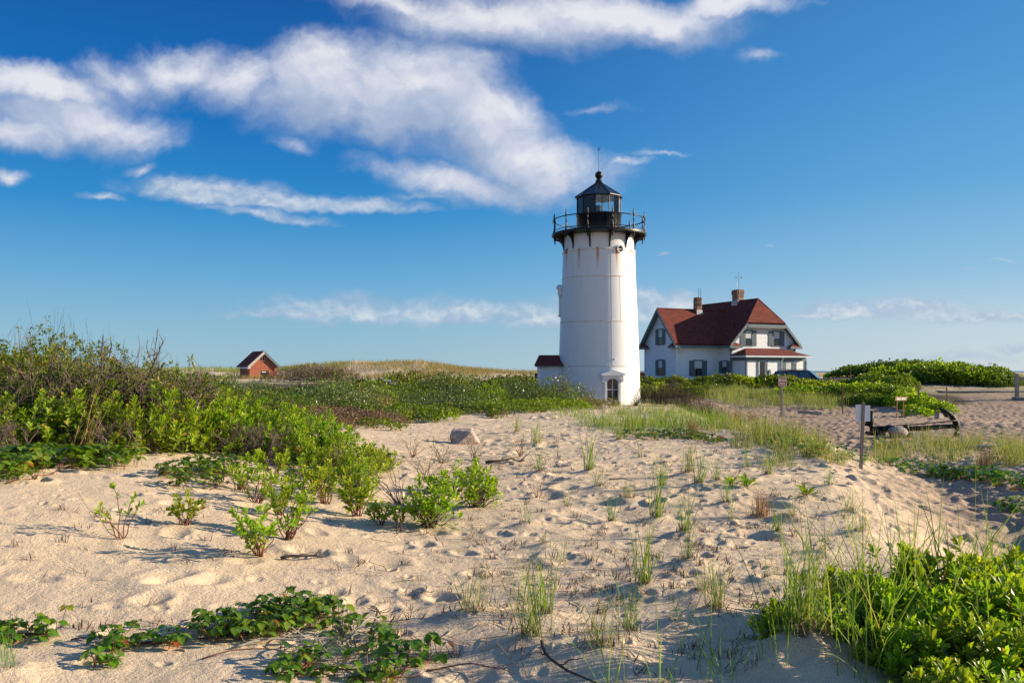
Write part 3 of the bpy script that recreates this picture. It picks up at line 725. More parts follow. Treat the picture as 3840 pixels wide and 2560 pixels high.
# roofs: each slope a thick slab; the wing runs into the main slope
mb = MB(); T_ = .16
u0, u1 = -OV, WM+OV; v0, v1 = -OV, LM+OV
mb.slab([(u0, v1, EZ), (u0, v0, EZ), (UM-hu, v0, HZ), (UM, v0+HV, RZ), (UM, v1, RZ)], T_)
mb.slab([(u1, v0, EZ), (u1, v1, EZ), (UM, v1, RZ), (UM, v0+HV, RZ), (UM+hu, v0, HZ)], T_)
mb.slab([(UM-hu-.06, v0-.06, HZ-.03), (UM+hu+.06, v0-.06, HZ-.03), (UM, v0+HV, RZ+.015)], T_)
# wing ridge meets main slope where heights agree
um = UM-(RZ-WR)/((RZ-EZ)/(UM+OV)); a0 = -LW-OV
ue = -OV
mb.slab([(a0, L1-OV, EZ), (ue, L1-OV, EZ), (um, VM, WR), (a0, VM, WR)], T_)
mb.slab([(ue, L1+WW+OV, EZ), (a0, L1+WW+OV, EZ), (a0, VM, WR), (um, VM, WR)], T_)
roof = mb.build('roof', M['roof'], house, uv=True)
# ridge caps
mb = MB(); mb.tubes([(UM, v0+HV, RZ+.01), (UM, v1, RZ+.01)], [.07, .07], 6); mb.tubes([(a0, VM, WR+.01), (um, VM, WR+.01)], [.07, .07], 6)
mb.tubes([(UM-hu, v0, HZ), (UM, v0+HV, RZ)], [.06, .06], 6); mb.tubes([(UM+hu, v0, HZ), (UM, v0+HV, RZ)], [.06, .06], 6); mb.build('ridge_cap', M['roof'], roof, uv=True)
# barge boards, fascias, gable-foot returns
def barge(p, q, out, h=.36, th=.07):
    p = np.array(p, float); q = np.array(q, float); o_ = np.array(out, float)
    mb = MB(); v = [p, q, q-[0, 0, h], p-[0, 0, h]]; v = np.array(v); mb.add(np.concatenate([v, v+o_*th]), [[[0, 1, 2, 3], [7, 6, 5, 4], [0, 4, 5, 1], [1, 5, 6, 2], [2, 6, 7, 3], [3, 7, 4, 0]]])
    return mb
for p, q, o_ in (((u0, v0-.01, EZ-.03), (UM-hu, v0-.01, HZ-.03), (0, -1, 0)), ((UM+hu, v0-.01, HZ-.03), (u1, v0-.01, EZ-.03), (0, -1, 0)), ((UM-hu, v0-.03, HZ-.2), (UM+hu, v0-.03, HZ-.2), (0, -1, 0)),
                ((a0-.01, L1-OV, EZ-.03), (a0-.01, VM, WR-.03), (-1, 0, 0)), ((a0-.01, VM, WR-.03), (a0-.01, L1+WW+OV, EZ-.03), (-1, 0, 0))):
    barge(p, q, o_).build('barge_board', M['teal'], roof)
def soffit(P): mb = MB(); mb.slab(P, .04); mb.build('soffit', M['teal'], roof)
d_ = .24
soffit([(u0, 0, EZ-d_), (u0, v0, EZ-d_), (UM-hu, v0, HZ-d_), (UM-hu, 0, HZ-d_)]); soffit([(u1, v0, EZ-d_), (u1, 0, EZ-d_), (UM+hu, 0, HZ-d_), (UM+hu, v0, HZ-d_)]); soffit([(UM-hu, v0, HZ-d_-.05), (UM+hu, v0, HZ-d_-.05), (UM+hu, .02, HZ-d_-.05), (UM-hu, .02, HZ-d_-.05)])
soffit([(a0, L1-OV, EZ-d_), (-LW, L1-OV, EZ-d_), (-LW, VM, WR-d_), (a0, VM, WR-d_)]); soffit([(-LW, L1+WW+OV, EZ-d_), (a0, L1+WW+OV, EZ-d_), (a0, VM, WR-d_), (-LW, VM, WR-d_)])
mb = MB()
mb.box(u0-.05, .06, L1-OV-.02+.0, L1, EZ-.40, EZ-.16) if False else None
mb.box(a0, u0-.02, L1-OV-.10, L1-.01, EZ-.36, EZ-.14); mb.build('eave_board', M['teal'], roof)
mb = MB(); mb.box(u0-.10, -.01, v0, L1-OV-.10, EZ-.36, EZ-.14); mb.build('eave_board', M['teal'], roof)
mb = MB(); mb.box(WM+.01, u1+.1, v0, v1, EZ-.36, EZ-.14); mb.build('eave_board', M['teal'], roof)
def ret(x0, x1, y0, y1):
    mb = MB(); mb.box(x0, x1, y0, y1, EZ-.42, EZ-.22)
    o_ = mb.build('gable_return', M['teal'], roof)
    mb = MB(); cx, cy = (x0+x1)/2, (y0+y1)/2; z0, z1 = EZ-.22, EZ+.22
    v = [(x0, y0, z0), (x1, y0, z0), (x1, y1, z0), (x0, y1, z0), (cx, cy, z1)]
    mb.add(v, [[[0, 1, 4], [1, 2, 4], [2, 3, 4], [3, 0, 4]], [[3, 2, 1, 0]]]); mb.build('return_roof', M['roof'], o_, uv=True)
ret(u0-.12, 1.0, -.55, -.004); ret(WM-1.0, u1+.12, -.55, -.004)
ret(-LW-.55, -LW-.004, L1-OV-.12, L1+.75); ret(-LW-.55, -LW-.004, L1+WW-.75, L1+WW+OV+.12)
# corner boards
for x, y in ((0, 0), (WM, 0), (-LW, L1), (-LW, L1+WW)):
    mb = MB(); mb.box(x-.09, x+.09, y-.09, y+.09, B0, EZ-.30); mb.build('corner_board', M['teal'] if y == 0 else M['clap'], house)
# windows with shutters
def house_window(o_, rt, outv, wd, ht, kind='open', sh=.44, col='shutter'):
    """o_: bottom centre; rt, outv unit vectors in the house frame"""
    o_, rt, outv = (np.array(q, float) for q in (o_, rt, outv))
    L = lambda v: o_+v[:, :1]*rt+v[:, 1:2]*outv+v[:, 2:3]*np.array([0, 0, 1.])
    mb = MB(); h_ = wd/2
    mb.box(-h_-.10, h_+.10, -.05, .05, -.06, .02, L); mb.box(-h_-.12, h_+.12, -.05, .09, ht-.02, ht+.09, L)
    for s_ in (-1, 1): mb.box(min(s_*h_, s_*(h_-.08)), max(s_*h_, s_*(h_-.08)), -.05, .055, .02, ht-.02, L)
    mb.box(-h_+.08, h_-.08, -.05, .045, ht*.47, ht*.47+.06, L)
    wn = mb.build('window', M[col], house)
    mb = MB(); mb.box(-h_+.08, h_-.08, -.06, .015, .02, ht*.47, L); mb.build('pane', M['pane'], wn)
    mb = MB(); mb.box(-h_+.08, h_-.08, -.06, .02, (.02 if kind == 'shut' else ht*.47+.06), ht-.02, L); mb.build('blind', M['blind'], wn)
    for s_ in (-1, 1):
        mb = MB(); x0, x1 = sorted((s_*(h_+.02), s_*(h_+.02+sh)))
        mb.box(x0, x1, .01, .05, -.02, ht+.02, L, bev=.01)
        for z in (.25, ht-.3): mb.box(x0+.01, x1-.01, .05, .075, z, z+.09, L)
        for q in (1, 2): xx = x0+(x1-x0)*q/3; mb.box(xx-.006, xx+.006, .05, .058, .0, ht, L)
        mb.build('shutter', M[col], wn)
nx, ny = (-1, 0, 0), (0, -1, 0)
house_window((-LW, VM, 4.42), (0, -1, 0), nx, .86, 1.55); house_window((-LW, VM, 1.28), (0, -1, 0), nx, .86, 1.55)
house_window((-2.5, L1, 1.24), (1, 0, 0), ny, 1.08, 1.52, sh=.52)
house_window((0, 1.02, 1.56), (0, -1, 0), nx, .86, 1.15, sh=.40)
house_window((2.15, 0, 4.28), (1, 0, 0), ny, .95, 1.5, sh=.5); house_window((5.72, 0, 4.28), (1, 0, 0), ny, .95, 1.5, sh=.5)
# porch on the gable face
PD, PW0, PW1, PE, PT = 2.0, .25, 7.75, 3.25, 4.02
mb = MB()
wallpoly([(PW0, 0, B0), (PW0, -PD, B0), (PW0, -PD, PE-.1), (PW0, 0, PE-.1)]); wallpoly([(PW0, -PD, B0), (PW1, -PD, B0), (PW1, -PD, PE-.1), (PW0, -PD, PE-.1)]); wallpoly([(PW1, -PD, B0), (PW1, 0, B0), (PW1, 0, PE-.1), (PW1, -PD, PE-.1)])
porch = mb.build('porch', M['clap'], house, uv=True)
mb = MB(); o2 = .38
mb.slab([(PW0-o2, -PD-o2, PE), (PW1+o2, -PD-o2, PE), (PW1-1.5, -.02, PT), (PW0+1.5, -.02, PT)], .1)
mb.slab([(PW0-o2, -.02, PE), (PW0-o2, -PD-o2, PE), (PW0+1.5, -.02, PT)], .1); mb.slab([(PW1+o2, -PD-o2, PE), (PW1+o2, -.02, PE), (PW1-1.5, -.02, PT)], .1)
mb.build('porch_roof', M['roof'], porch, uv=True)
mb = MB(); mb.box(PW0-o2-.05, PW1+o2+.05, -PD-o2-.08, -PD-o2+.04, PE-.17, PE-.02); mb.box(PW0-o2-.07, PW0-o2+.04, -PD-o2+.041, -.03, PE-.17, PE-.02); mb.build('gutter', M['alu'], porch)
mb = MB(); mb.box(PW0-.04, PW1+.04, -PD-.04, -PD+.05, PE-.5, PE-.18); mb.box(PW0-.04, PW0+.05, -PD+.051, -.01, PE-.5, PE-.18); mb.build('frieze_board', M['teal'], porch)
for x, y in ((PW0, -PD), (PW1, -PD)):
    mb = MB(); mb.box(x-.08, x+.08, y-.08, y+.08, B0, PE-.51); mb.build('corner_board', M['teal'], porch)
mb = MB(); mb.tubes([(4.55, -PD-.33, PE-.16), (4.55, -PD-.3, PE-.3), (4.55, -PD-.09, PE-.5), (4.55, -PD-.09, B0)], [.05]*4, 8); mb.build('downpipe', M['white'], porch)
mb = MB(); mb.tubes([(-1.0-LW+.85, L1-.62, EZ-.3), (-LW-.1+.6, L1-.3, EZ-.75), (-LW+.12, L1-.09, EZ-1.), (-LW+.12, L1-.09, B0)], [.05]*4, 8); mb.build('downpipe', M['white'], house)
# door
dX = 2.2
mb = MB()
mb.box(dX-.62, dX-.46, -PD-.06, -PD+.02, B0, 2.92); mb.box(dX+.46, dX+.62, -PD-.06, -PD+.02, B0, 2.92); mb.box(dX-.66, dX+.66, -PD-.09, -PD+.02, 2.92, 3.06); fr_ = mb.build('door_frame', M['teal'], porch)
mb = MB(); mb.box(dX-.45, dX+.45, -PD-.03, -PD+.02, B0, 2.90); dr = mb.build('door', M['blind'], porch)
mb = MB(); mb.box(dX-.32, dX+.32, -PD-.04, -PD-.031, .95, 2.68); mb.build('pane', M['pane'], dr)
mb = MB(); mb.tubes([(dX-.38, -PD-.03, 1.7), (dX-.38, -PD-.1, 1.7)], [.03, .04], 8); mb.build('door_handle', M['chrome'], dr)
mb = MB(); mb.lathe([(.04, .16), (.06, .1), (.2, .0), (.18, -.02)], 16, (dX, -PD-.2, 3.08)); mb.build('porch_lamp', M['alu'], porch)
mb = MB(); mb.box(dX+.75, dX+1.0, -PD-.12, -PD, 1.45, 1.85, bev=.02); mb.build('letter_box', M['teal'], porch)
house_window((5.55, -PD, 1.15), (1, 0, 0), ny, .95, 1.5, 'shut', sh=.46)
# chimneys
def chimney(x, y, z0, z1, w_, cap):
    mb = MB(); h = w_/2
    mb.box(x-h, x+h, y-h, y+h, z0, z1-.5)
    if cap: mb.box(x-h-.05, x+h+.05, y-h-.05, y+h+.05, z1-.5, z1-.12); mb.box(x-h-.02, x+h+.02, y-h-.02, y+h+.02, z1-.12, z1)
    else: mb.box(x-h+.0, x+h, y-h, y+h, z1-.5, z1-.1); mb.box(x-h+.03, x+h-.03, y-h+.03, y+h-.03, z1-.1, z1)
    c = mb.build('chimney', M['chim'], house, uv=True)
    for z in ((z0+z1)/2-.1, z1-.55):
        mb = MB(); mb.box(x-h-.02, x+h+.02, y-h-.02, y+h+.02, z, z+.05); mb.build('strap', M['steel'], c)
    mb = MB(); mb.box(x-h-.05, x+h+.05, y-h-.05, y+h+.05, z0, z0+.35+.25); mb.build('flashing', M['steel'], c)
    return c
c1 = chimney(-.55, VM-.1, 7.5, 9.4, .62, False)
for d in (-.12, .12):
    mb = MB(); mb.tubes([(-.55+d, VM-.45, 8.4), (-.55+d, VM-.45, 10.35)], [.022, .018], 6); mb.build('aerial', M['rust'], c1)
c2 = chimney(UM, 4.0, 8.55, 10.3, .84, True)
mb = MB(); ax, ay = UM-.25, 3.52
mb.tubes([(ax, ay, 9.2), (ax, ay, 12.1)], [.03, .022], 6); mb.tubes([(ax-.35, ay, 11.55), (ax, ay, 11.5), (ax+.35, ay, 11.5)], [.015]*3, 5); mb.lathe([(.0, 0), (.045, .03), (.0, .06)], 8, (ax, ay, 12.1))
for q in (-.35, .35): mb.lathe([(.01, 0), (.08, .06), (.02, .16)], 8, (ax+q, ay, 11.5))
mb.tubes([(ax, ay-.02, 10.5), (ax-.22, ay-.02, 10.52), (ax-.25, ay-.02, 10.95)], [.016]*3, 5)
mb.build('weather_mast', M['steel'], c2)
mb = MB(); mb.tubes([(1.15, .9, mslope(UM-1.15)-.1), (1.15, .9, mslope(UM-1.15)+.55)], [.05, .05], 8); mb.build('vent_pipe', M['roof'], roof)

# ------------------------------------------------------------------ brick oil house, far on the dunes
OY = 122.; ox = (905-1920)/F*OY
oh = empty('brick_outbuilding', ((936-1920)/F*OY, OY, 0), R(35), 'small red brick building with steep dark roof beyond the shrubs', 'outbuilding')
W_, D_, BZ, E2, R2 = 4.0, 4.4, .3, 2.78, 4.62
mb = MB()
wallpoly([(0, 0, BZ), (W_, 0, BZ), (W_, 0, E2), (W_/2, 0, R2-.16), (0, 0, E2)]); wallpoly([(0, D_, BZ), (0, 0, BZ), (0, 0, E2), (0, D_, E2)]); wallpoly([(W_, 0, BZ), (W_, D_, BZ), (W_, D_, E2), (W_, 0, E2)]); wallpoly([(W_, D_, BZ), (0, D_, BZ), (0, D_, E2), (W_/2, D_, R2-.16), (W_, D_, E2)])
mb.build('wall', M['brick'], oh, uv=True)
mb = MB(); o3 = .42; sl = (R2-E2)/(W_/2); eb = R2-sl*(W_/2+o3)
mb.slab([(-o3, D_+o3, eb), (-o3, -o3, eb), (W_/2, -o3, R2), (W_/2, D_+o3, R2)], .12); mb.slab([(W_+o3, -o3, eb), (W_+o3, D_+o3, eb), (W_/2, D_+o3, R2), (W_/2, -o3, R2)], .12)
rf = mb.build('roof', M['roof'], oh, uv=True)
barge((-o3, -o3-.01, eb), (W_/2, -o3-.01, R2), (0, -1, 0), .46).build('barge_board', M['cream'], rf); barge((W_/2, -o3-.01, R2), (W_+o3, -o3-.01, eb), (0, -1, 0), .46).build('barge_board', M['teal'], rf)
mb = MB(); mb.box(-o3, -.01, -o3, D_+o3, eb-.3, eb-.12); mb.build('eave_board', M['alu'], rf)
mb = MB(); mb.box(W_/2-.16, W_/2+.16, -.05, .05, 3.15, 3.75); wn = mb.build('window', M['white'], oh)
mb = MB(); mb.box(W_/2-.09, W_/2+.12, -.07, -.051, 3.22, 3.72); mb.build('pane', M['pane'], wn)
mb = MB(); mb.box(W_/2-.3, W_/2+.75, -.05, .04, BZ, 1.75); dw = mb.build('door', M['iron'], oh)
mb = MB(); mb.box(W_/2-.25, W_/2+.35, -.08, -.051, 1.52, 1.64); mb.build('door_sign', M['white'], dw)
# ------------------------------------------------------------------ plants: leaf shapes and growers
rng = np.random.default_rng(7)
def leaf_t(w1, w2, fold=.05, curl=.06, y1=.4, y2=.74):
    v = [(0, 0, 0), (0, y1, -.01), (0, y2, -.01-curl*.3), (0, 1, -curl), (-w1, y1, fold), (w1, y1, fold), (-w2, y2, fold-curl*.4), (w2, y2, fold-curl*.4)]
    return np.array(v, float), [[[0, 5, 1], [0, 1, 4], [2, 7, 3], [2, 3, 6]], [[1, 5, 7, 2], [1, 2, 6, 4]]]
LBAY = leaf_t(.155, .215, .05, .05, .45, .76)
LDULL = leaf_t(.15, .12, .04, .22, .35, .7)
LIVY = leaf_t(.33, .27, .04, .22, .34, .66)
LQ = (np.array([(0, 0, 0), (.26, .5, .07), (0, 1, -.05), (-.26, .5, .07)], float), [[[0, 1, 2], [0, 2, 3]]])
LQW = (np.array([(0, 0, 0), (.38, .5, .07), (0, 1, -.05), (-.38, .5, .07)], float), [[[0, 1, 2], [0, 2, 3]]])
def rsph(n, g=rng): return unit(g.normal(size=(n, 3)))
def rosettes(mb, pos, axis, nl, leaf, T=LBAY, g=rng, spread=(18, 62), mat=0, back=.55, tmul=1.):
    N = len(pos); i = np.arange(nl)
    axis = unit(axis); ref = rsph(N, g); a = unit(np.cross(axis, ref)); b = np.cross(axis, a)
    az = i[None]*2.4+g.random((N, 1))*6.28+g.normal(size=(N, nl))*.25
    al = np.radians(spread[0]+(spread[1]-spread[0])*i/max(1, nl-1))[None]+g.normal(size=(N, nl))*.14
    d = axis[:, None]*np.cos(al)[..., None]+(a[:, None]*np.cos(az)[..., None]+b[:, None]*np.sin(az)[..., None])*np.sin(al)[..., None]
    p = pos[:, None]-axis[:, None]*(back*leaf*i/nl)[None, :, None]*1.3
    sz = leaf*(.62+.38*i/nl)[None]*(.75+.5*g.random((N, nl)))
    up = np.repeat(axis[:, None], nl, 1)+.25*rsph(N*nl, g).reshape(N, nl, 3)
    tint = np.clip((1-.55*i/nl)[None]*(.35+.65*g.random((N, 1)))*tmul+.12*g.normal(size=(N, nl)), 0, .97)
    odd = g.random((N, nl)); tint = np.where(odd > .992, 1., tint)
    mb.stamp(T, p.reshape(-1, 3), frames(d.reshape(-1, 3), up.reshape(-1, 3)), sz.ravel(), mat, tint.ravel())
def polyl(p0, p1, m, g, jit=.12, sag=0.):
    """N bent stems from p0 to p1"""
    t_ = np.linspace(0, 1, m)[None, :, None]; N = len(p0)
    L = np.linalg.norm(p1-p0, axis=1)[:, None, None]
    P = p0[:, None]*(1-t_)+p1[:, None]*t_
    j = g.normal(size=(N, m, 3))*jit*L; j[:, 0] = 0; j[:, -1] = 0
    P = P+j*.5; P[..., 2] += (sag*L*np.sin(np.pi*t_))[..., 0]
    return P
def bay_proto(seed, Rx, Ry, H, n, leaf, nl=8, leafm='bay', T=LBAY, tall=.12, low=.1, stemm='bark', tmul=1.):
    g = np.random.default_rng(seed)
    th = g.random(n)*6.28; el = np.arcsin(g.random(n)**.8); r = g.random(n)**.38
    lump = .72+.5*vnoise(np.cos(th)*1.7+5+seed, np.sin(th)*1.7+9+el*1.3, seed)
    P = np.stack([Rx*r*np.cos(th)*np.cos(el)*lump, Ry*r*np.sin(th)*np.cos(el)*lump, H*(low+(1-low)*r*np.sin(el)*lump)], 1)
    sh = g.random(n) < tall; P[sh, 2] *= 1.16+.22*g.random(sh.sum())
    out = P/np.array([Rx, Ry, H])
    ax = unit(out*np.array([.55, .55, .25])+np.array([0, 0, .9])+.38*rsph(n, g))
    mb = MB(); rosettes(mb, P, ax, nl, leaf, T, g, tmul=tmul)
    q = P-ax*leaf*1.1+.25*leaf*rsph(n, g); rosettes(mb, q, ax, max(3, nl//2), leaf*.95, T, g, (40, 85), tmul=.8*tmul)
    sb = MB(); base = np.stack([.10*Rx*g.normal(size=n), .10*Ry*g.normal(size=n), np.full(n, -.04)], 1)
    pl = polyl(base, P-ax*leaf*.4, 5, g, .10, .05); rr = np.linspace(1, .35, 5)[None]*(.004+.006*g.random((n, 1)))
    sb.tubes(pl, rr, 4, 0, g.random(n))
    e = empty('bayberry_shrub'); mb.build('foliage', M[leafm], e); sb.build('stem', M[stemm], e, True)
    return e
def branches(g, H, trunks, spread, lev=3, kids=(5, 5, 4), r0=.026, up=.2, shr=(.42, .66), tipr=.0042):
    """levels of ever finer twigs; returns polylines, radii per level and the end points"""
    N = trunks; m = 5
    p0 = np.stack([.12*spread*g.normal(size=N), .12*spread*g.normal(size=N), np.full(N, -.05)], 1)
    a = g.random(N)*6.28; d = unit(np.stack([np.cos(a)*spread, np.sin(a)*spread, np.full(N, 1.)], 1)+.2*rsph(N, g)); L = H*(.55+.35*g.random(N))
    outp = []
    for k in range(lev+1):
        n_ = len(p0); dd = d.copy(); P = [p0]
        for s_ in range(m-1):
            dd = unit(dd+.22*rsph(n_, g)+np.array([0, 0, up*.25])); P.append(P[-1]+dd*(L/(m-1))[:, None])
        P = np.stack(P, 1); r = max(tipr, r0*(.48**k)); R_ = np.linspace(1, .55, m)[None]*r*(.75+.5*g.random((n_, 1)))
        outp.append((P, R_))
        if k == lev: break
        c = kids[k]; t_ = .3+.7*g.random((n_, c)); t_[:, 0] = 1.
        i0 = np.minimum((t_*(m-1)).astype(int), m-2); f = t_*(m-1)-i0
        A = np.take_along_axis(P, i0[..., None].repeat(3, 2), 1); B = np.take_along_axis(P, (i0+1)[..., None].repeat(3, 2), 1)
        q = A*(1-f[..., None])+B*f[..., None]
        nd = unit(unit(B-A)*.9+.85*rsph(n_*c, g).reshape(n_, c, 3)+np.array([0, 0, up]))
        L = (L[:, None]*(shr[0]+(shr[1]-shr[0])*g.random((n_, c)))).ravel(); p0 = q.reshape(-1, 3); d = nd.reshape(-1, 3)
    return outp
def twig_proto(seed, H, trunks=5, spread=.55, leaves=.25, leaf=.075, name='bare_twig_shrub', barkm='bark', leafm='bayd', kids=(5, 5, 3), T=LDULL, r0=.026):
    g = np.random.default_rng(seed); br = branches(g, H, trunks, spread, 3, kids, r0)
    sb = MB()
    for k, (P, R_) in enumerate(br): sb.tubes(P, R_, 5 if k < 2 else 3, 0, g.random(len(P)), cap=False)
    e = empty(name); sb.build('branch', M[barkm], e, True)
    ends = br[2][0][:, -1]; k = g.random(len(ends)) < leaves
    if k.sum():
        fb = MB(); rosettes(fb, ends[k], unit(rsph(k.sum(), g)*.6+np.array([0, 0, .5])), 6, leaf, T, g, (35, 110)); fb.build('foliage', M[leafm], e)
    return e
def ivy_mesh(pts, leaf, g, h=.12, T=LIVY, matn='ivy', per=1):
    """three-part drooping leaves on stalks over the ground points"""
    n = len(pts); H = h*(.35+.9*g.random(n)); top = pts+np.stack([.05*g.normal(size=n), .05*g.normal(size=n), H], 1)
    a = g.random(n)*6.28; f = np.stack([np.cos(a), np.sin(a), -.15-.5*g.random(n)], 1)
    mb = MB(); s_ = np.stack([-np.sin(a), np.cos(a), np.zeros(n)], 1)
    tn = np.clip(g.random(n)*.85+.1*g.normal(size=n), 0, .93); tn = np.where(g.random(n) > .965, .94+.06*g.random(n), tn)
    for k, (fw, sd, sc2, dz) in enumerate(((1., 0, 1., 0), (.35, .95, .85, -.1), (.35, -.95, .85, -.1))):
        d = unit(f*fw+s_*sd+np.array([0, 0, dz])+.18*rsph(n, g)); up = unit(np.array([0, 0, 1.])+.35*rsph(n, g))
        p = top+d*leaf*.10
        mb.stamp(T, p, frames(d, up), leaf*sc2*(.65+.6*g.random(n)), 0, np.clip(tn+.05*g.normal(size=n), 0, 1))
    sb = MB(); sb.tubes(polyl(pts-np.array([0, 0, .02]), top, 3, g, .1), np.full((n, 3), .0022), 3, 0, g.random(n))
    mb.F += [(f+mb.n, 1, tt) for f, _, tt in sb.F]; mb.V += sb.V; mb.n += sb.n
    return mb
def blades(n, base, Lg, lean, az, curv, wid, m=6, g=rng, kink=0.):
    """n grass blades; returns vertices and faces"""
    t_ = np.linspace(0, 1, m)[None]; th = lean[:, None]+curv[:, None]*t_**1.3
    ds = (Lg/(m-1))[:, None]
    hx = np.concatenate([np.zeros((n, 1)), np.cumsum(np.sin(th[:, :-1])*ds, 1)], 1); hz = np.concatenate([np.zeros((n, 1)), np.cumsum(np.cos(th[:, :-1])*ds, 1)], 1)
    C = np.stack([base[:, 0, None]+hx*np.cos(az)[:, None], base[:, 1, None]+hx*np.sin(az)[:, None], base[:, 2, None]+hz], 2)
    tw = az+1.57+.6*g.normal(size=n); wv = np.stack([np.cos(tw), np.sin(tw), np.zeros(n)], 1)[:, None]
    W = (wid[:, None]*np.array([.8]+[1.]*(m-4)+[.8, .5, .08])[None, :m])[..., None]*.5 if m >= 5 else (wid[:, None]*np.linspace(1, .1, m)[None])[..., None]*.5
    V = np.stack([C-wv*W, C+wv*W], 2).reshape(-1, 3)
    idx = np.arange(n*m*2).reshape(n, m, 2)
    q = np.stack([idx[:, :-1, 0], idx[:, :-1, 1], idx[:, 1:, 1], idx[:, 1:, 0]], -1).reshape(-1, 4)
    return V, [q], m-1
def grass_mesh(mb, base, Lg, g, lean=(.05, .65), curv=(.1, .9), wid=.006, m=6, azmean=None, mat=0, trange=(0, 1), azspread=3.2):
    n = len(base); az = g.random(n)*6.28 if azmean is None else azmean+azspread*(g.random(n)-.5)*2
    le = lean[0]+(lean[1]-lean[0])*g.random(n)**1.3; cu = curv[0]+(curv[1]-curv[0])*g.random(n)**1.5
    V, f, k = blades(n, base, Lg*(.55+.55*g.random(n)), le, az, cu, np.full(n, wid)*(.7+.6*g.random(n)), m, g)
    mb.add(V, f, mat, np.repeat(trange[0]+(trange[1]-trange[0])*g.random(n), k))
def tuft_proto(seed, n, H, spread=.05, wid=.005, matn='grassg', dry=.3, lean=(.03, .5), curv=(.05, .8), stubs=18, name='beach_grass_tuft', drylen=.6, drym='straw'):
    g = np.random.default_rng(seed); e = empty(name)
    b = lambda k, s_=1.: np.stack([spread*s_*g.normal(size=k), spread*s_*g.normal(size=k), np.full(k, -.015)], 1)
    mb = MB(); grass_mesh(mb, b(n), np.full(n, H), g, lean, curv, wid, 7, trange=(0, .93)); mb.build('blade', M[matn], e)
    nd = int(n*dry)+2
    mb = MB(); grass_mesh(mb, b(nd, 1.3), np.full(nd, H*drylen), g, (.5, 1.35), (.2, .9), wid*.7, 7)
    if stubs: grass_mesh(mb, b(stubs, 1.1), np.full(stubs, H*.17), g, (.0, .6), (0, .3), wid*2.2, 5, mat=1)
    mb.build('withered_blade', [M[drym], M['stub']], e)
    return e
def thicket(name, blobs, n, size, matn, label, cat, T=LQ, g=None, cl=6, twigs=0, twigm='barkd', tl=.35, flowers=0, kind='stuff', base0=.05, tall=.0, flm='petal', lump=1.3, upb=.5):
    """a mass of leaves over the ground: blobs are (photo column, distance, half width, half depth, height)"""
    g = g or np.random.default_rng(abs(hash(name)) % 1000+len(blobs))
    Bx = np.array([((b[0]-1920)/F*b[1], b[1], b[2], b[3], b[4]) for b in blobs])
    w_ = Bx[:, 2]*Bx[:, 3]**.5*Bx[:, 4]**.5; w_ /= w_.sum()
    def canopy(X, Y, k): 
        q = ((X-Bx[k, 0])/Bx[k, 2])**2+((Y-Bx[k, 1])/Bx[k, 3])**2
        return Bx[k, 4]*np.sqrt(np.clip(1-q, 0, 1))*(.48+.62*vnoise(X/lump*1.6, Y/lump*1.6, 5)+.28*vnoise(X*2.6, Y*2.6, 8))
    nc = n//cl; k = g.choice(len(Bx), nc, p=w_)
    r = np.sqrt(g.random(nc)); a = g.random(nc)*6.28
    X = Bx[k, 0]+Bx[k, 2]*r*np.cos(a); Y = Bx[k, 1]+Bx[k, 3]*r*np.sin(a)
    kinds = matn if isinstance(matn, list) else [(matn, 1.)]
    pw_ = np.array([q[1] for q in kinds]); bk = g.choice(len(kinds), len(Bx), p=pw_/pw_.sum()); bt = g.random(len(Bx))
    dep = g.random(nc)**2.2; h = canopy(X, Y, k)*(1-dep*.9)
    if tall: sh = g.random(nc) < .06; h[sh] *= 1+tall*g.random(sh.sum())
    z0 = zbase(X, Y); C = np.stack([X, Y, z0+base0+h], 1)
    grad = np.stack([(X-Bx[k, 0])/Bx[k, 2], (Y-Bx[k, 1])/Bx[k, 3], np.full(nc, .9)], 1)
    tc = g.random(nc)
    d = unit(rsph(nc*cl, g)+np.repeat(unit(grad), cl, 0)*upb); P = np.repeat(C, cl, 0)+d*size*.4*g.random((nc*cl, 1))
    up = unit(np.array([0, 0, 1.])+np.repeat(grad, cl, 0)*.3+.5*rsph(nc*cl, g))
    mb = MB(); Fm = frames(d, up); sz_ = size*(.5+.9*g.random(nc*cl)); tt_ = np.clip(np.repeat(tc*.45+bt[k]*.35, cl)+.22*g.random(nc*cl), 0, 1); mk = np.repeat(bk[k], cl)
    for q in range(len(kinds)):
        w = mk == q
        if w.any(): mb.stamp(T, P[w], Fm[w], sz_[w], q, tt_[w])
    mats = [M[q[0]] for q in kinds]; nm = len(mats)
    if twigs:
        k2 = g.choice(len(Bx), twigs, p=w_); r = np.sqrt(g.random(twigs)); a = g.random(twigs)*6.28
        X = Bx[k2, 0]+Bx[k2, 2]*r*np.cos(a)*.97; Y = Bx[k2, 1]+Bx[k2, 3]*r*np.sin(a)*.97; hh = canopy(X, Y, k2)
        b = np.stack([X, Y, zbase(X, Y)+hh*.15], 1); tp = b+np.stack([.35*tl*g.normal(size=twigs), .35*tl*g.normal(size=twigs), hh*(.75+.4*g.random(twigs))+tl*.5*g.random(twigs)], 1)
        mb.tubes(polyl(b, tp, 4, g, .16), np.linspace(1, .4, 4)[None]*np.full((twigs, 1), max(.004, size*.05)), 3, nm, g.random(twigs), cap=False); mats.append(M[twigm])
    if flowers:
        i = g.choice(nc, flowers); nf = flowers*5
        d2 = unit(rsph(nf, g)+np.array([0, -.3, .8])); mb.stamp(LQW, np.repeat(C[i]+np.array([0, -.03, .06]), 5, 0), frames(d2, unit(rsph(nf, g)+np.array([0, -1., .4]))), np.full(nf, .06), len(mats)); mats.append(M[flm])
    o = mb.build(name, mats)
    return tag(o, label, cat, kind=kind)

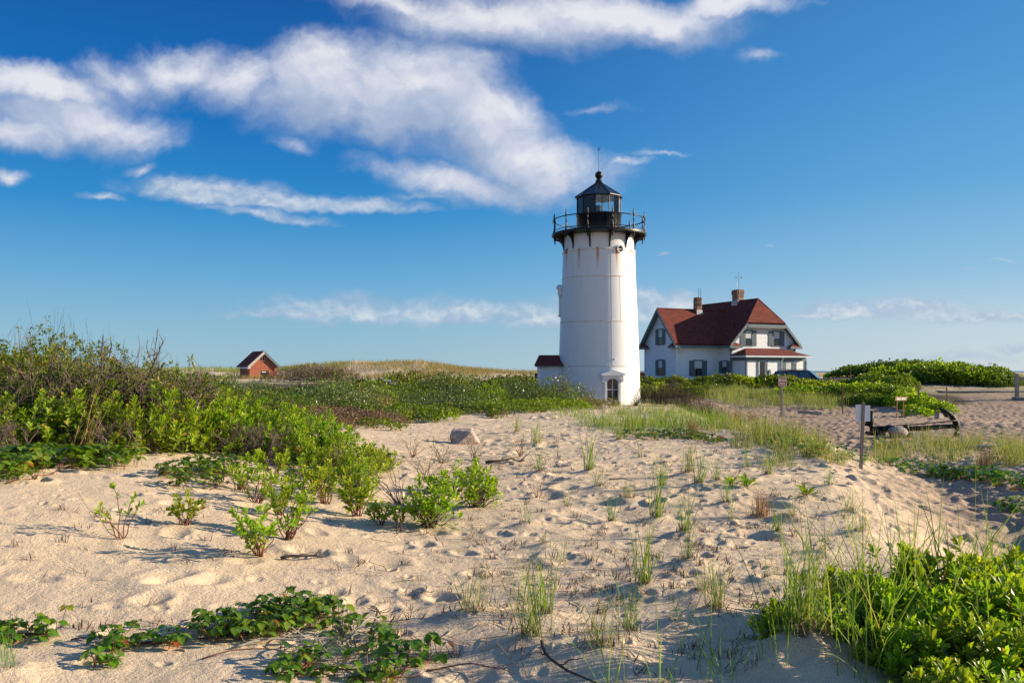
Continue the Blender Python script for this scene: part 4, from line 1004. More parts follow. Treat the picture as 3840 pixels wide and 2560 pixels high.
def bushes(rows, seed):
    """bushes strewn at random over strips (px0, px1, Y0, Y1, number, radius range, height range)"""
    g = np.random.default_rng(seed); out_ = []
    for px0, px1, Y0, Y1, n, r0, r1, h0, h1 in rows:
        for _ in range(n):
            u = g.random(); px = px0+(px1-px0)*u; Y = Y0+(Y1-Y0)*u+1.6*g.normal(); r = r0+(r1-r0)*g.random()
            out_.append((px, Y, r, r*(.7+.5*g.random()), h0+(h1-h0)*g.random()))
    return out_
# ------------------------------------------------------------------ masses of shrub behind the sand (nobody could count these)
thicket('silvery_thicket', bushes([(540, 1200, 21, 32, 46, .7, 1.4, .75, 1.5), (1150, 2120, 32, 43, 60, .7, 1.5, .55, 1.25), (1200, 2100, 36, 46, 30, .8, 1.5, .8, 1.45), (1930, 2190, 41, 45, 12, .6, 1.1, .8, 1.3)], 3),
        110000, .088, [('silver', .58), ('rose', .17), ('scrub', .18), ('bay', .07)], 'belt of silvery green shrubs running up to the lighthouse', 'thicket', LQ, twigs=1300, twigm='bark', tl=.3, tall=.5, lump=1.5)
thicket('low_green_thicket', [(1340, 31.5, 2.2, 1.2, .5), (1520, 33.5, 2.4, 1.2, .45), (1700, 35.5, 2.6, 1.2, .42), (1880, 37, 2.6, 1.2, .42), (2050, 38.5, 2.2, 1.2, .45), (2200, 40, 1.6, 1.2, .4), (1160, 30, 2, 1.2, .5)]+bushes([(1130, 2080, 27, 35.5, 30, .22, .65, .12, .34), (1000, 1500, 22.5, 29, 16, .25, .7, .15, .4)], 9),
        40000, .078, [('rose', .7), ('bay', .18), ('scrub', .12)], 'low dark green creeping scrub edging the sand before the lighthouse', 'thicket', LQW, twigs=120, flowers=7)
thicket('green_scrub', bushes([(950, 1500, 46, 56, 40, 1.2, 2.6, .4, 1.15), (1300, 2080, 56, 66, 46, 1.4, 3.0, .5, 1.3), (1450, 1760, 68, 76, 16, 1.5, 2.8, .6, 1.5), (200, 900, 46, 56, 30, 1.2, 2.4, .4, .95), (1940, 2100, 52, 60, 10, 1.2, 2., .8, 1.4)], 4),
        80000, .145, [('rose', .45), ('bay', .17), ('scrub', .30), ('silver', .08)], 'dark green and olive scrub on the flat behind the silvery shrubs', 'thicket', LQW, tall=.3, twigs=500, tl=.4, lump=2.)
thicket('grey_brown_scrub', [(1180, 92, 3, 2.5, 1.9), (1260, 90, 3, 2.5, 1.8), (1080, 90, 3, 2.5, 1.4)], 9000, .13, 'brown', 'bare grey brown scrub at the foot of the grassy dune', 'scrub', LQ, twigs=900, twigm='barkd', tl=.8)
thicket('brown_heath', [(1010, 23.5, 1.8, 1.2, .5), (1120, 25, 1.8, 1.2, .5), (1250, 26.5, 1.8, 1.3, .5), (1370, 27.5, 1.5, 1.2, .42), (1150, 22.5, 1.4, 1, .4), (900, 22, 1.6, 1.2, .5), (1290, 29, 1.6, 1.1, .45), (1330, 25, 1.3, .9, .4), (1420, 26, .9, .8, .35), (1200, 24, 1.5, 1, .42)],
        42000, .055, [('brown', .75), ('scrub', .25)], 'brown twiggy heath between the green thicket and the boulder', 'heath', LQ, twigs=1800, twigm='barkd', tl=.22)
thicket('rose_hedge', [(2430, 66, 2.2, 1.6, .95), (2520, 66, 2.2, 1.6, .9), (2610, 66, 2.2, 1.6, .85), (2700, 66.5, 2.2, 1.6, .95), (2790, 67, 2.2, 1.6, .9), (2880, 67, 2.2, 1.6, .85), (2960, 66.5, 2.2, 1.6, .5), (3050, 65, 2.2, 1.4, .3), (3130, 65, 2., 1.4, .3), (2440, 60, 2., 2, .8), (2560, 60, 2, 2, .7)],
        34000, .15, [('rose', .8), ('bay', .2)], 'green rose hedge growing in front of the white house', 'hedge', LQW, flowers=22)
thicket('rose_thicket', [(2990, 60, 2, 1.8, .65), (3080, 60, 2, 1.8, .65), (3170, 60, 2.1, 1.8, .75), (3260, 59, 2.1, 1.8, .95), (3340, 57, 2, 1.7, .9), (3400, 54, 1.5, 1.3, .85), (3250, 55, 1.7, 1.2, .6), (3450, 52, 1.3, 1.1, .75), (3520, 50.5, 1.1, .9, .5), (3440, 48.6, .9, .6, .5), (3300, 63, 3, 2, 1.05)],
        40000, .135, [('rose', .7), ('bay', .3)], 'sprawling rose thicket with pink flowers behind the arrow sign', 'thicket', LQW, flowers=46)
thicket('rose_mound', [(3190, 74, 2.2, 2.4, .7), (3250, 73, 3, 2.6, .85), (3340, 72, 3.2, 3, .9), (3430, 71, 3.4, 3, .95), (3530, 71, 3.4, 3, .95), (3620, 70, 3.2, 3, .9), (3700, 69, 2.4, 2.4, .85), (3560, 65.5, 3, 1.8, 1.0), (3640, 65, 2.6, 1.7, 1.0), (3715, 64.5, 2., 1.6, .95), (3770, 65, 1.3, 1.3, .6), (3460, 66, 3, 2, 1.0), (3370, 67, 3, 2, 1.0)],
        52000, .165, [('rose', .65), ('bay', .35)], 'big rounded mound of rose bushes against the sky', 'thicket', LQW, flowers=30, tall=.35)
thicket('brown_twig_scrub', [(2440, 46.5, .9, .8, 1.2), (2520, 46, 1.1, .9, 1.35), (2600, 46, 1.1, .9, 1.2), (2670, 45, .9, .9, .8)], 11000, .05, 'brown', 'leafless brown scrub beside the foot of the lighthouse', 'scrub', LQ, twigs=1500, twigm='barkd', tl=.5)
thicket('undergrowth', [(-180, 13.5, 1.6, 1.4, 1.35), (40, 14, 1.6, 1.4, 1.4), (230, 14.5, 1.6, 1.4, 1.4), (420, 15, 1.6, 1.4, 1.35), (600, 15.8, 1.6, 1.4, 1.1), (760, 17, 1.6, 1.4, .95), (900, 18, 1.6, 1.4, .8), (-100, 17, 2, 2, 1.6), (150, 18, 2, 2, 1.6), (400, 18.5, 2, 2, 1.5), (620, 19, 2, 2, 1.2), (1040, 17.5, 1.2, 1.1, .6), (1150, 16.5, 1, 1, .5)],
        60000, .075, 'bayd', 'dull green undergrowth filling the big thicket', 'undergrowth', LQ, twigs=2400, twigm='bark', tl=.35, tall=.15)

# ------------------------------------------------------------------ the near thicket: shrubs of their own
PLANTS = []                      # (object, words, group, category) labelled together further down
def put(o, p, s=1., rz=None, g=rng, sz=None):
    o.location = p; o.rotation_euler = (0, 0, g.random()*6.28 if rz is None else rz); o.scale = (s, s, s if sz is None else sz)
    return o
bays = [bay_proto(11, .62, .55, .78, 95, .122), bay_proto(12, .55, .6, .95, 100, .12), bay_proto(13, .75, .6, .66, 105, .118), bay_proto(14, .5, .5, .85, 85, .124, tall=.25)]
dull = [bay_proto(21, .75, .7, 1.2, 140, .13, 7, 'bayd', LDULL, .2), bay_proto(22, .8, .7, 1.0, 140, .13, 7, 'bayd', LDULL, .15)]
twg = [twig_proto(31, 1.15, 6, .8, .50, .12), twig_proto(32, 1.1, 7, .95, .55, .12), twig_proto(33, .85, 6, .9, .15, .09), twig_proto(34, 1.05, 4, 1.15, .12, .11, kids=(4, 4, 3), r0=.05, barkm='barkd')]
used = set()
def inst(pr):
    if pr.name in used: return copy_tree(pr)
    used.add(pr.name); return pr
LB = 'light green bayberry shrub'; LD = 'dull green leafy shrub'; LT = 'half bare grey twig shrub'
for px, Y, s, k, w in [(520, 12.2, .95, 0, LB), (640, 12.6, 1.05, 1, LB), (560, 13.4, 1.15, 3, LB), (760, 13.0, 1., 2, LB), (860, 13.4, 1.05, 0, LB), (960, 13.6, .95, 3, LB), (1060, 13.8, .95, 1, LB), (1140, 13.2, .85, 2, LB),
                    (1200, 14.2, .9, 0, LB), (1290, 13.8, .72, 3, LB), (1370, 13.3, .75, 2, LB), (1255, 12.6, .62, 1, LB), (1330, 12.1, .55, 0, LB), (1420, 14.0, .6, 2, LB), (1345, 11.2, .55, 3, LB),
                    (700, 14.6, 1.1, 0, LB), (820, 15.2, 1.05, 1, LB), (430, 12.6, .9, 2, LB), (980, 15.4, .85, 0, LB), (1110, 15.3, .75, 3, LB), (330, 12.9, .8, 1, LB), (180, 12.3, .75, 3, LB), (-60, 12, .8, 0, LB), (60, 11.8, .6, 2, LB), (120, 11.9, .95, 0, LB), (255, 12.0, .95, 3, LB), (-30, 11.5, .8, 1, LB), (390, 12.2, .9, 0, LB), (60, 12.4, 1.1, 3, LB), (190, 12.5, 1.1, 2, LB), (330, 12.4, 1., 1, LB), (20, 12.0, .8, 2, LB)]:
    PLANTS.append((put(inst(bays[k]), at(px, Y), s), w, 'bayberry shrubs of the dune thicket', 'shrub'))
for px, Y, s, k in [(60, 13, 1.15, 0), (220, 13.3, 1.2, 1), (380, 13.6, 1.1, 0), (510, 14.6, 1.0, 1), (130, 15.2, 1.35, 0), (310, 15.5, 1.3, 1), (640, 15.6, 1., 0), (770, 16.6, .9, 1), (-90, 14.2, 1.4, 1)]:
    PLANTS.append((put(inst(dull[k]), at(px, Y), s), LD, 'leafy shrubs of the dune thicket', 'shrub'))
for px, Y, s, k in [(40, 12.3, .9, 0), (190, 12.7, .85, 1), (320, 13.1, 1.0, 0), (430, 13.1, .95, 1), (520, 13.2, 1.06, 0), (600, 14.3, .85, 2), (250, 13.2, 1.0, 1), (690, 13.9, .75, 2), (900, 13.0, .55, 2), (450, 11.7, .55, 2), (60, 11.1, .5, 2), (1010, 12.9, .5, 2), (150, 12.6, 1., 3), (300, 12.9, 1.05, 3), (440, 13.1, 1.1, 3), (30, 11.9, .8, 3), (560, 13.2, .8, 3)]:
    PLANTS.append((put(inst(twg[k]), at(px, Y), s), LT, 'bare twig shrubs of the dune thicket', 'shrub'))
# slender young plum shoots standing above the thicket
sh = None
for px, Y, h in ((65, 12.9, 1.0), (108, 13.0, .95), (235, 13.2, 1.05)):
    e = empty('arching_shoot')
    g = np.random.default_rng(int(px)); p = at(px+(30 if px > 200 else 12), Y); zt = zpx(1225 if px != 108 else 1240, Y)-p[2]
    x1 = (px-1920)/F*Y-p[0]
    pl = np.array([[0, 0, .6], [x1*.2, 0, .6+.45*(zt-.6)], [x1*.6, .02, .6+.75*(zt-.6)], [x1, .03, zt]])
    mb = MB(); mb.tubes(pl, [.006, .005, .004, .003], 5); mb.build('stem', M['barkr'], e, True)
    q = pl[1]+(pl[3]-pl[1])*g.random((7, 1)); q = np.concatenate([q, pl[3:]]); mb = MB(); rosettes(mb, q, rsph(8, g)+np.array([0, 0, .4]), 3, .06, LDULL, g, (40, 90)); mb.build('foliage', M['bayd'], e)
    e.location = p; PLANTS.append((e, 'thin reddish shoot arching above the thicket', 'arching shoots over the thicket', 'shoot'))
# pale-leaved shrubs standing free in front of the tower foot
slv = [bay_proto(45, .8, .7, 1.15, 150, .085, 7, 'silver', LDULL, .35, .1, 'bark'), bay_proto(46, .7, .6, .95, 130, .085, 7, 'silver', LDULL, .3, .1, 'bark')]
for q in slv: q.name = 'silvery_shrub'
for i, (px, Y, s, k, lab) in enumerate(((2110, 44, 1.45, 0, 'tall silvery-leaved shrub against the lighthouse foot'), (2190, 45, 1.25, 1, 'silvery shrub between the tallest one and the arched window'), (2050, 44.5, 1.25, 1, 'silvery shrub under the red annex roof'), (2300, 46.4, .5, 0, 'small leafy shrub under the arched lighthouse window'), (2005, 43.5, 1.2, 0, 'silvery shrub just outside the annex end wall'), (2385, 46.5, .55, 1, 'small thin shrub at the sunny edge of the lighthouse foot'))):
    o = put(inst(slv[k]), at(px, Y), s); tag(o, lab, 'shrub', 'silvery shrubs round the lighthouse foot')
# ------------------------------------------------------------------ vines over the sand
def ivy_patch(spots, dens, leaf, h, label, seed, name='poison_ivy_patch', twigs=0, mats='ivy', runner=6, step=None):
    """spots: (px, py, rx, ry) ovals on the photo's ground"""
    g = np.random.default_rng(seed); pts = []
    for (px, py, rx, ry, n) in spots:
        c = hit(px, py); ex = hit(px+rx, py); ey = hit(px, py-ry)
        ax_ = abs(ex[0]-c[0]); ay_ = max(.12, abs(ey[1]-c[1]))
        r = np.sqrt(g.random(n)); a = g.random(n)*6.28
        pts.append(np.stack([c[0]+ax_*r*np.cos(a), c[1]+ay_*r*np.sin(a)], 1))
    pts = np.concatenate(pts); keep = vnoise(pts[:, 0]*2.2, pts[:, 1]*2.2, seed) > .05; pts = pts[keep]
    P = np.column_stack([pts, ztop(pts[:, 0], pts[:, 1])]); c0 = P.mean(0); c0[2] = P[:, 2].min()
    e = empty(name, c0); tag(e, label, 'vine')
    mb = ivy_mesh(P-c0, leaf, g, h); mb.build('foliage', [M[mats], M['barkr']], e)
    if runner:
        i = g.integers(0, len(P), (runner, 2)); i[:, 0] = i[0, 0]; A, B = P[i[:, 0]], P[i[:, 1]]
        pl = polyl(A, B, 14, g, .03); pl[..., 2] = ztop(pl[..., 0], pl[..., 1])+.012; pl -= c0
        mb = MB(); mb.tubes(pl, np.full((runner, 14), .005), 5); mb.build('runner', M['barkr'], e, True)
    return e
ivy_patch([(70, 2390, 100, 34, 30), (180, 2385, 40, 24, 8)], 0, .072, .11, 'glossy three-leaved vine at the left edge of the sand', 1)
ivy_patch([(480, 2412, 90, 34, 40), (620, 2410, 80, 30, 28)], 0, .072, .10, 'small glossy vine patch with one yellow leaf on the open sand', 2)
ivy_patch([(400, 2478, 70, 24, 15)], 0, .07, .07, 'little low sprig of vine below the small vine patch', 3)
ivy_patch([(840, 2385, 100, 34, 52), (980, 2360, 110, 45, 80), (1110, 2335, 80, 40, 40), (1080, 2310, 80, 30, 40), (1220, 2330, 80, 36, 44), (1290, 2380, 40, 30, 12)], 0, .074, .13, 'biggest glossy dark vine heap on the near sand', 4)
ivy_patch([(1070, 2500, 80, 30, 22), (1160, 2475, 50, 24, 9), (1110, 2535, 60, 20, 12)], 0, .072, .1, 'sparse vine among bleached twigs below the biggest vine heap', 5)
ivy_patch([(1430, 2430, 60, 50, 26), (1480, 2500, 50, 40, 18), (1600, 2475, 50, 18, 12), (1280, 2480, 40, 24, 8)], 0, .075, .12, 'vine trailing off to the right of the bleached twigs', 6)
ivy_patch([(1300, 2545, 90, 30, 16), (1420, 2560, 50, 20, 10)], 0, .07, .08, 'scrap of vine at the bottom edge of the sand', 7, runner=0)
ivy_patch([(60, 1760, 130, 30, 110), (220, 1745, 140, 30, 110), (380, 1745, 120, 26, 80), (60, 1800, 80, 22, 40), (480, 1750, 60, 20, 20)], 0, .125, .22, 'broad-leaved vine bed along the foot of the thicket', 8)
ivy_patch([(640, 1790, 70, 16, 30), (760, 1780, 90, 26, 60), (840, 1770, 60, 26, 40), (680, 1830, 60, 14, 20), (800, 1830, 50, 16, 20)], 0, .09, .18, 'vine patch on bare sand right of the vine bed', 9)
ivy_patch([(1140, 1800, 80, 20, 36), (1060, 1750, 60, 16, 24), (940, 1720, 60, 16, 24)], 0, .08, .15, 'vine under the bayberry shrubs at the thicket edge', 10)
ivy_patch([(2430, 1640, 90, 10, 90), (2560, 1640, 90, 14, 120), (2650, 1655, 50, 14, 70), (2350, 1638, 40, 6, 30)], 0, .10, .16, 'low vine strip on the sand below the tall grass', 11, runner=0)
ivy_patch([(2990, 1690, 80, 18, 90), (3100, 1700, 60, 14, 50), (2930, 1665, 50, 10, 40)], 0, .10, .2, 'vine among the grass on the crest near the white sign', 12, runner=0)
ivy_patch([(3420, 1770, 90, 14, 90), (3560, 1790, 110, 18, 110), (3700, 1800, 120, 22, 120), (3810, 1830, 60, 26, 60)], 0, .10, .18, 'glossy vine bank below the grass beyond the hollow', 13, runner=0)
ivy_patch([(3330, 1690, 50, 10, 36), (3290, 1668, 40, 8, 24)], 0, .10, .2, 'little green vine clump at the near side of the anchor boulder', 15, runner=0)
ivy_patch([(3790, 1915, 70, 18, 46)], 0, .085, .14, 'small vine clump by itself on the shaded sand', 14, runner=0)

# ------------------------------------------------------------------ beach grass: masses
def grass_zone(name, spots, H, wid, matn, label, seed, per=18, sp=.14, m=5, **k):
    """spots: (px, py, rx, ry, clumps)"""
    g = np.random.default_rng(seed); B = []; Ls = []; Az = []
    for (px, py, rx, ry, n) in spots:
        for _ in range(n if seed == 1 else int(n*.8+.5)):
            q = hit(px+rx*(2*g.random()-1), py+ry*(2*g.random()-1)); c = int(per*(.5+g.random())); s_ = H*(.32+.95*g.random()**1.2)
            xy = q[None, :2]+sp*g.normal(size=(c, 2)); B.append(xy); Ls.append(np.full(c, s_)); Az.append(np.full(c, g.random()*6.28))
    B = np.concatenate(B); B = np.column_stack([B, zbase(B[:, 0], B[:, 1])-.02]); mb = MB(); grass_mesh(mb, B, np.concatenate(Ls), g, wid=wid, m=m, azmean=np.concatenate(Az), azspread=1.5, **k)
    return tag(mb.build(name, M[matn]), label, 'grass', kind='stuff')
grass_zone('beach_grass', [(2150, 1560, 60, 14, 14), (2230, 1590, 70, 22, 22), (2330, 1600, 60, 24, 24), (2420, 1605, 70, 22, 30), (2520, 1600, 70, 18, 32), (2620, 1600, 60, 16, 28), (2690, 1590, 60, 14, 22), (2560, 1560, 100, 12, 30), (2400, 1550, 90, 14, 26)],
           .62, .012, 'grassg', 'long beach grass on the sand before the lighthouse', 1, per=16, sp=.2)
grass_zone('beach_grass', [(2740, 1610, 60, 16, 22), (2830, 1630, 60, 20, 26), (2900, 1650, 60, 24, 26), (2990, 1670, 60, 28, 26), (3060, 1700, 50, 22, 14), (2800, 1675, 70, 22, 12), (3120, 1725, 40, 16, 7), (2950, 1740, 90, 20, 8)],
           .62, .011, 'grass', 'beach grass along the crest beside the white sign', 2, per=24, sp=.12, lean=(.05, .75))
grass_zone('beach_grass', [(3400, 1700, 70, 30, 16), (3480, 1685, 80, 34, 24), (3560, 1700, 80, 26, 14), (3640, 1680, 70, 24, 8), (3740, 1705, 60, 34, 18), (3810, 1715, 50, 44, 26), (3330, 1720, 50, 20, 7), (3600, 1745, 120, 16, 9)],
           .75, .010, 'grass', 'tall pale beach grass on the bank in front of the anchor', 3, per=30, sp=.11, lean=(.05, .75))
grass_zone('beach_grass', [(2700, 1462, 90, 14, 60), (2800, 1480, 90, 14, 70), (2900, 1490, 80, 14, 60), (3020, 1505, 80, 8, 44), (3130, 1515, 80, 8, 44), (3240, 1510, 50, 10, 40), (2650, 1490, 60, 10, 24), (2960, 1510, 60, 8, 24), (3300, 1500, 40, 10, 16), (2850, 1522, 80, 8, 22), (2740, 1505, 60, 10, 26), (3080, 1530, 80, 7, 16), (3220, 1505, 60, 12, 30), (3000, 1490, 80, 12, 40)],
           .8, .022, 'grass', 'light green grass bank below the house hedge', 4, per=22, sp=.35, m=4)
def far_grass(name, blobs, n, H, wid, label, seed, matn='dune'):
    g = np.random.default_rng(seed); B = []
    for (px, Y, rx, ry) in blobs:
        k = n//len(blobs); B.append(np.stack([(px-1920)/F*Y+rx*(2*g.random(k)-1), Y+ry*(2*g.random(k)-1)], 1))
    B = np.concatenate(B); keep = (fbm(B[:, 0]/5, B[:, 1]/5, 9, 3)+.12*g.normal(size=len(B))) > (-.02 if matn == 'dune' else -.22); B = B[keep]; B = np.column_stack([B, zbase(B[:, 0], B[:, 1])-.03])
    mb = MB(); grass_mesh(mb, B, np.full(len(B), H), g, wid=wid, m=4, lean=(.05, .5)); return tag(mb.build(name, M[matn]), label, 'grass', kind='stuff')
far_grass('dune_grass', [(1300, 128, 22, 12), (1500, 130, 22, 14), (1750, 125, 16, 14), (1950, 120, 14, 14), (1430, 142, 24, 10), (1250, 110, 14, 8)], 30000, .75, .045, 'yellow green grass over the long dune on the skyline', 5)
far_grass('dune_grass', [(700, 145, 22, 14), (500, 140, 26, 14), (200, 140, 30, 16), (1050, 135, 12, 12)], 14000, .7, .05, 'grass on the low dune behind the brick building', 6, 'grassg')
far_grass('dune_grass', [(3700, 110, 12, 18), (3850, 105, 12, 18), (3500, 110, 16, 18), (2440, 110, 8, 14), (4000, 90, 12, 18), (3850, 76, 6, 8), (3200, 110, 18, 16)], 16000, .7, .04, 'pale grass flat on the skyline beyond the rose mound', 7)

# ------------------------------------------------------------------ near right: shrub with long grass through it
frb = [bay_proto(41, .52, .46, .46, 92, .122, 9, 'bay', LBAY, .18, .05), bay_proto(42, .48, .5, .4, 92, .12, 9, 'bay', LBAY, .12, .05)]
for px, Y, s, k in [(3180, 5.75, .72, 0), (3020, 5.6, .55, 1), (2930, 5.35, .42, 0), (3080, 5.2, .5, 1), (3230, 5.35, .6, 0), (3330, 5.95, .85, 1), (3520, 5.9, .95, 0), (3700, 6.0, 1., 1), (3860, 6.1, 1.05, 0), (3420, 5.3, .8, 0), (3600, 5.25, .85, 1), (3780, 5.3, .9, 0), (3950, 5.3, .9, 1), (3480, 4.75, .7, 1), (3680, 4.65, .75, 0), (3860, 4.6, .8, 1), (3930, 6.9, .95, 0), (3800, 6.7, .6, 1), (3350, 4.9, .5, 0), (4050, 4.8, .8, 0), (3560, 4.2, .6, 0), (3760, 4.1, .6, 1)]:
    PLANTS.append((put(inst(frb[k]), at(px, Y), s), 'bright green leafy shrub', 'bright green shrubs in the near corner', 'shrub'))
grass_zone('beach_grass', [(3000, 2480, 60, 20, 3), (3080, 2440, 60, 30, 3), (3200, 2400, 80, 40, 4), (3320, 2350, 90, 60, 4), (3480, 2300, 90, 80, 5), (3640, 2300, 90, 100, 5), (3780, 2300, 60, 120, 6), (3250, 2520, 90, 30, 4), (3560, 2480, 120, 60, 4), (3100, 2250, 60, 40, 2), (3350, 2150, 80, 30, 3), (3700, 2150, 80, 40, 4)],
           1.0, .0066, 'grassg', 'long thin grass blades growing through the bright green shrubs', 8, per=13, sp=.08, m=8, lean=(.05, .75), curv=(.05, 1.3))
grass_zone('beach_grass', [(2640, 2560, 60, 40, 3), (2760, 2540, 60, 40, 3), (2480, 2590, 60, 20, 2), (2900, 2540, 60, 30, 2), (2330, 2600, 60, 20, 2)],
           .7, .0055, 'grassg', 'sparse long grass blades at the bottom edge of the sand', 9, per=6, sp=.05, m=8, lean=(.03, .65), curv=(.05, 1.))

# ------------------------------------------------------------------ single grass tufts on the sand
tufts = [tuft_proto(51, 30, .62, .04, .0075), tuft_proto(52, 20, .6, .04, .007, dry=.9), tuft_proto(53, 40, .6, .05, .0075, 'grass', .6), tuft_proto(54, 12, .55, .04, .007, dry=.9, stubs=8), tuft_proto(55, 30, .5, .06, .0065, 'grass', 1.2, stubs=22)]
for px, py, hp, k in TUFTS:
    p = hit(px, py); Hm = hp*p[1]/F
    PLANTS.append((put(inst(tufts[k]), p, Hm/.55), ['upright green grass tuft', 'thin green grass tuft', 'full pale green grass tuft', 'sparse few-bladed grass tuft', 'dry-based straggling grass tuft'][k], 'grass tufts dotted over the sand', 'grass tuft'))
# russet bunch grass
g = np.random.default_rng(61)
rb = tuft_proto(61, 130, .34, .06, .004, 'dryg', .25, (.0, .42), (.0, .35), 40, 'russet_grass_bunch', .5, 'dryg'); rb.location = hit(2853, 1942); tag(rb, 'dense russet bunch of dry grass alone on the sand', 'grass bunch')
rb2 = copy_tree(rb); put(rb2, hit(3690, 1760), 1.3); tag(rb2, 'russet grass bunch on the bank beyond the hollow', 'grass bunch')
rb3 = copy_tree(rb); put(rb3, hit(2600, 1625), 1.3); tag(rb3, 'rust brown grass bunch in the long grass before the lighthouse', 'grass bunch')
for px, Y, s, lab in ((1440, 33, 2.6, 'tall tan seed-head grass in the silvery belt'), (2760, 41, 2.2, 'tan seeding grass right of the brown scrub'), (2820, 42, 1.7, 'shorter tan seeding grass by the trodden sand'), (1180, 27.5, 2., 'tan feathery grass above the brown heath')):
    q = copy_tree(rb); put(q, at(px, Y), s); tag(q, lab, 'grass bunch')
g = np.random.default_rng(62); e = empty('tan_reed_clump', at(330, 11.2)); mb = MB(); n = 16
grass_mesh(mb, np.stack([.16*g.normal(size=n), .05*g.normal(size=n), np.zeros(n)], 1), np.full(n, 1.15), g, (.1, .5), (.1, .35), .007, 7, azmean=.3, azspread=.5); mb.build('stem', M['dryg'], e); tag(e, 'tall rusty dry stems leaning out of the vine bed', 'dry stems')
# seaside goldenrod rosettes
def goldenrod(seed, n=26, L=.17):
    g = np.random.default_rng(seed); e = empty('goldenrod_plant'); az = g.random(n)*6.28; el = np.radians(15+55*g.random(n)); d = np.stack([np.cos(az)*np.cos(el), np.sin(az)*np.cos(el), np.sin(el)], 1)
    mb = MB(); mb.stamp(leaf_t(.09, .11, .02, .22, .4, .72), d*.03, frames(d, np.tile([0, 0, 1.], (n, 1))), L*(.6+.6*g.random(n)), 0, g.random(n)); mb.build('foliage', M['bay'], e)
    mb = MB(); grass_mesh(mb, .03*g.normal(size=(10, 3))*[1, 1, 0], np.full(10, .1), g, wid=.012, m=5); mb.build('dead_base', M['stub'], e)
    return e
gr = goldenrod(1)
for i, (px, py, s, lab) in enumerate(((2740, 1822, 1., 'strap-leaved green plant below the crest grass'), (2800, 1828, 1.2, 'second strap-leaved plant, touching its neighbour on the upper sand'), (3022, 1868, 1.1, 'lone strap-leaved green plant in the slope near the white sign'))):
    o = gr if i == 0 else copy_tree(gr); put(o, hit(px, py), s); tag(o, lab, 'goldenrod', 'strap-leaved plants on the sand')

# ------------------------------------------------------------------ seedlings and small shrubs standing on open sand
def seedling(seed, H, n, spread, leaf, name='bayberry_sprout', bare=0, barkm='barkr', nl=9):
    g = np.random.default_rng(seed); e = empty(name)
    a = np.sort(g.random(n)*6.28); tip = np.stack([spread*np.cos(a)*(.3+.8*g.random(n)), spread*np.sin(a)*(.3+.8*g.random(n)), H*(.5+.5*g.random(n))], 1); b = .02*g.normal(size=(n, 3)); b[:, 2] = -.03
    pl = polyl(b, tip, 6, g, .07, .06); sb = MB(); sb.tubes(pl, np.linspace(1, .4, 6)[None]*np.full((n, 1), .0065), 5, 0, g.random(n))
    if bare:
        bt = np.stack([spread*1.2*g.normal(size=bare)*.7, spread*g.normal(size=bare)*.7, H*(.5+.6*g.random(bare))], 1); sb.tubes(polyl(np.zeros((bare, 3)), bt, 5, g, .1), np.linspace(1, .3, 5)[None]*np.full((bare, 1), .004), 4)
    sb.build('stem', M[barkm], e, True)
    if nl:
        mb = MB()
        for t_ in (5, 4, 3, 2):
            k = g.random(n) < (1., .95, .8, .3)[5-t_]
            rosettes(mb, pl[k, t_]+(0 if t_ == 5 else .015)*rsph(k.sum(), g), unit(pl[k, t_]-pl[k, t_-1]+np.array([0, 0, .01])+.02*rsph(k.sum(), g)), nl if t_ == 5 else nl-3, leaf, LBAY, g, (15, 60))
        mb.build('foliage', M['bay'], e)
    return e
SD = [(453, 2024, seedling(71, .50, 5, .22, .075, nl=7, bare=1), .95, 'spindly bare-stemmed sprout, first on the open sand', 0), (694, 1969, seedling(72, .32, 9, .2, .082), .95, 'small rounded sprout between the spindly sprout and the shrub pair', 0),
      (978, 2085, seedling(73, .46, 15, .34, .088), .95, 'wide leafy sprout casting a long shadow on the sand', 0), (1083, 2021, seedling(74, .55, 15, .30, .085, bare=3), .95, 'tall leafy sprout beside a half buried root', 0),
      (967, 1888, seedling(75, .5, 14, .35, .085, bare=2), .9, 'leafy sprout in front of the thicket', 0),
      (1612, 1976, bay_proto(76, .40, .36, .56, 60, .10, 9, tall=.3, low=.25), 1., 'bushy green shrub in the middle of the sand', 0), (1790, 1900, bay_proto(77, .36, .34, .58, 60, .10, 9, tall=.3, low=.2), .98, 'bushy green shrub just right of the middle one', 0),
      (1690, 1850, bay_proto(78, .5, .36, .45, 55, .095, 8, tall=.3, low=.2), .95, 'spreading green shrub behind the two bushy ones', 0),
      (1430, 1970, seedling(79, .26, 11, .18, .08), .9, 'little green sprout left of the bushy shrub', 0), (1500, 1990, seedling(80, .30, 5, .08, .08), .9, 'two-stemmed upright sprout in front of the bushy shrub', 0),
      (1335, 1935, seedling(81, .42, 16, .24, .095), 1., 'leafy sprout at the near tip of the thicket', 0), (1220, 1890, seedling(82, .5, 16, .3, .095, bare=4), 1., 'tangled sprout on the slope below the thicket', 0)]
SD += [(900, 1835, seedling(83, .42, 12, .28, .085), 1., 'leafy sprout left of the one in front of the thicket', 0), (1030, 1800, seedling(84, .4, 12, .3, .085, bare=2), 1., 'leafy sprout close under the thicket edge', 0), (1050, 1935, seedling(85, .46, 12, .3, .085), .9, 'leafy sprout just behind the tall leafy one', 0), (1160, 1850, seedling(86, .42, 10, .3, .085, bare=4), 1., 'sprout with bare twigs at the thicket edge', 0)]
for px, py, e, s, lab, _ in SD: put(e, hit(px, py), s); tag(e, lab, 'sprout' if e.name.startswith('bayberry_sprout') else 'shrub')
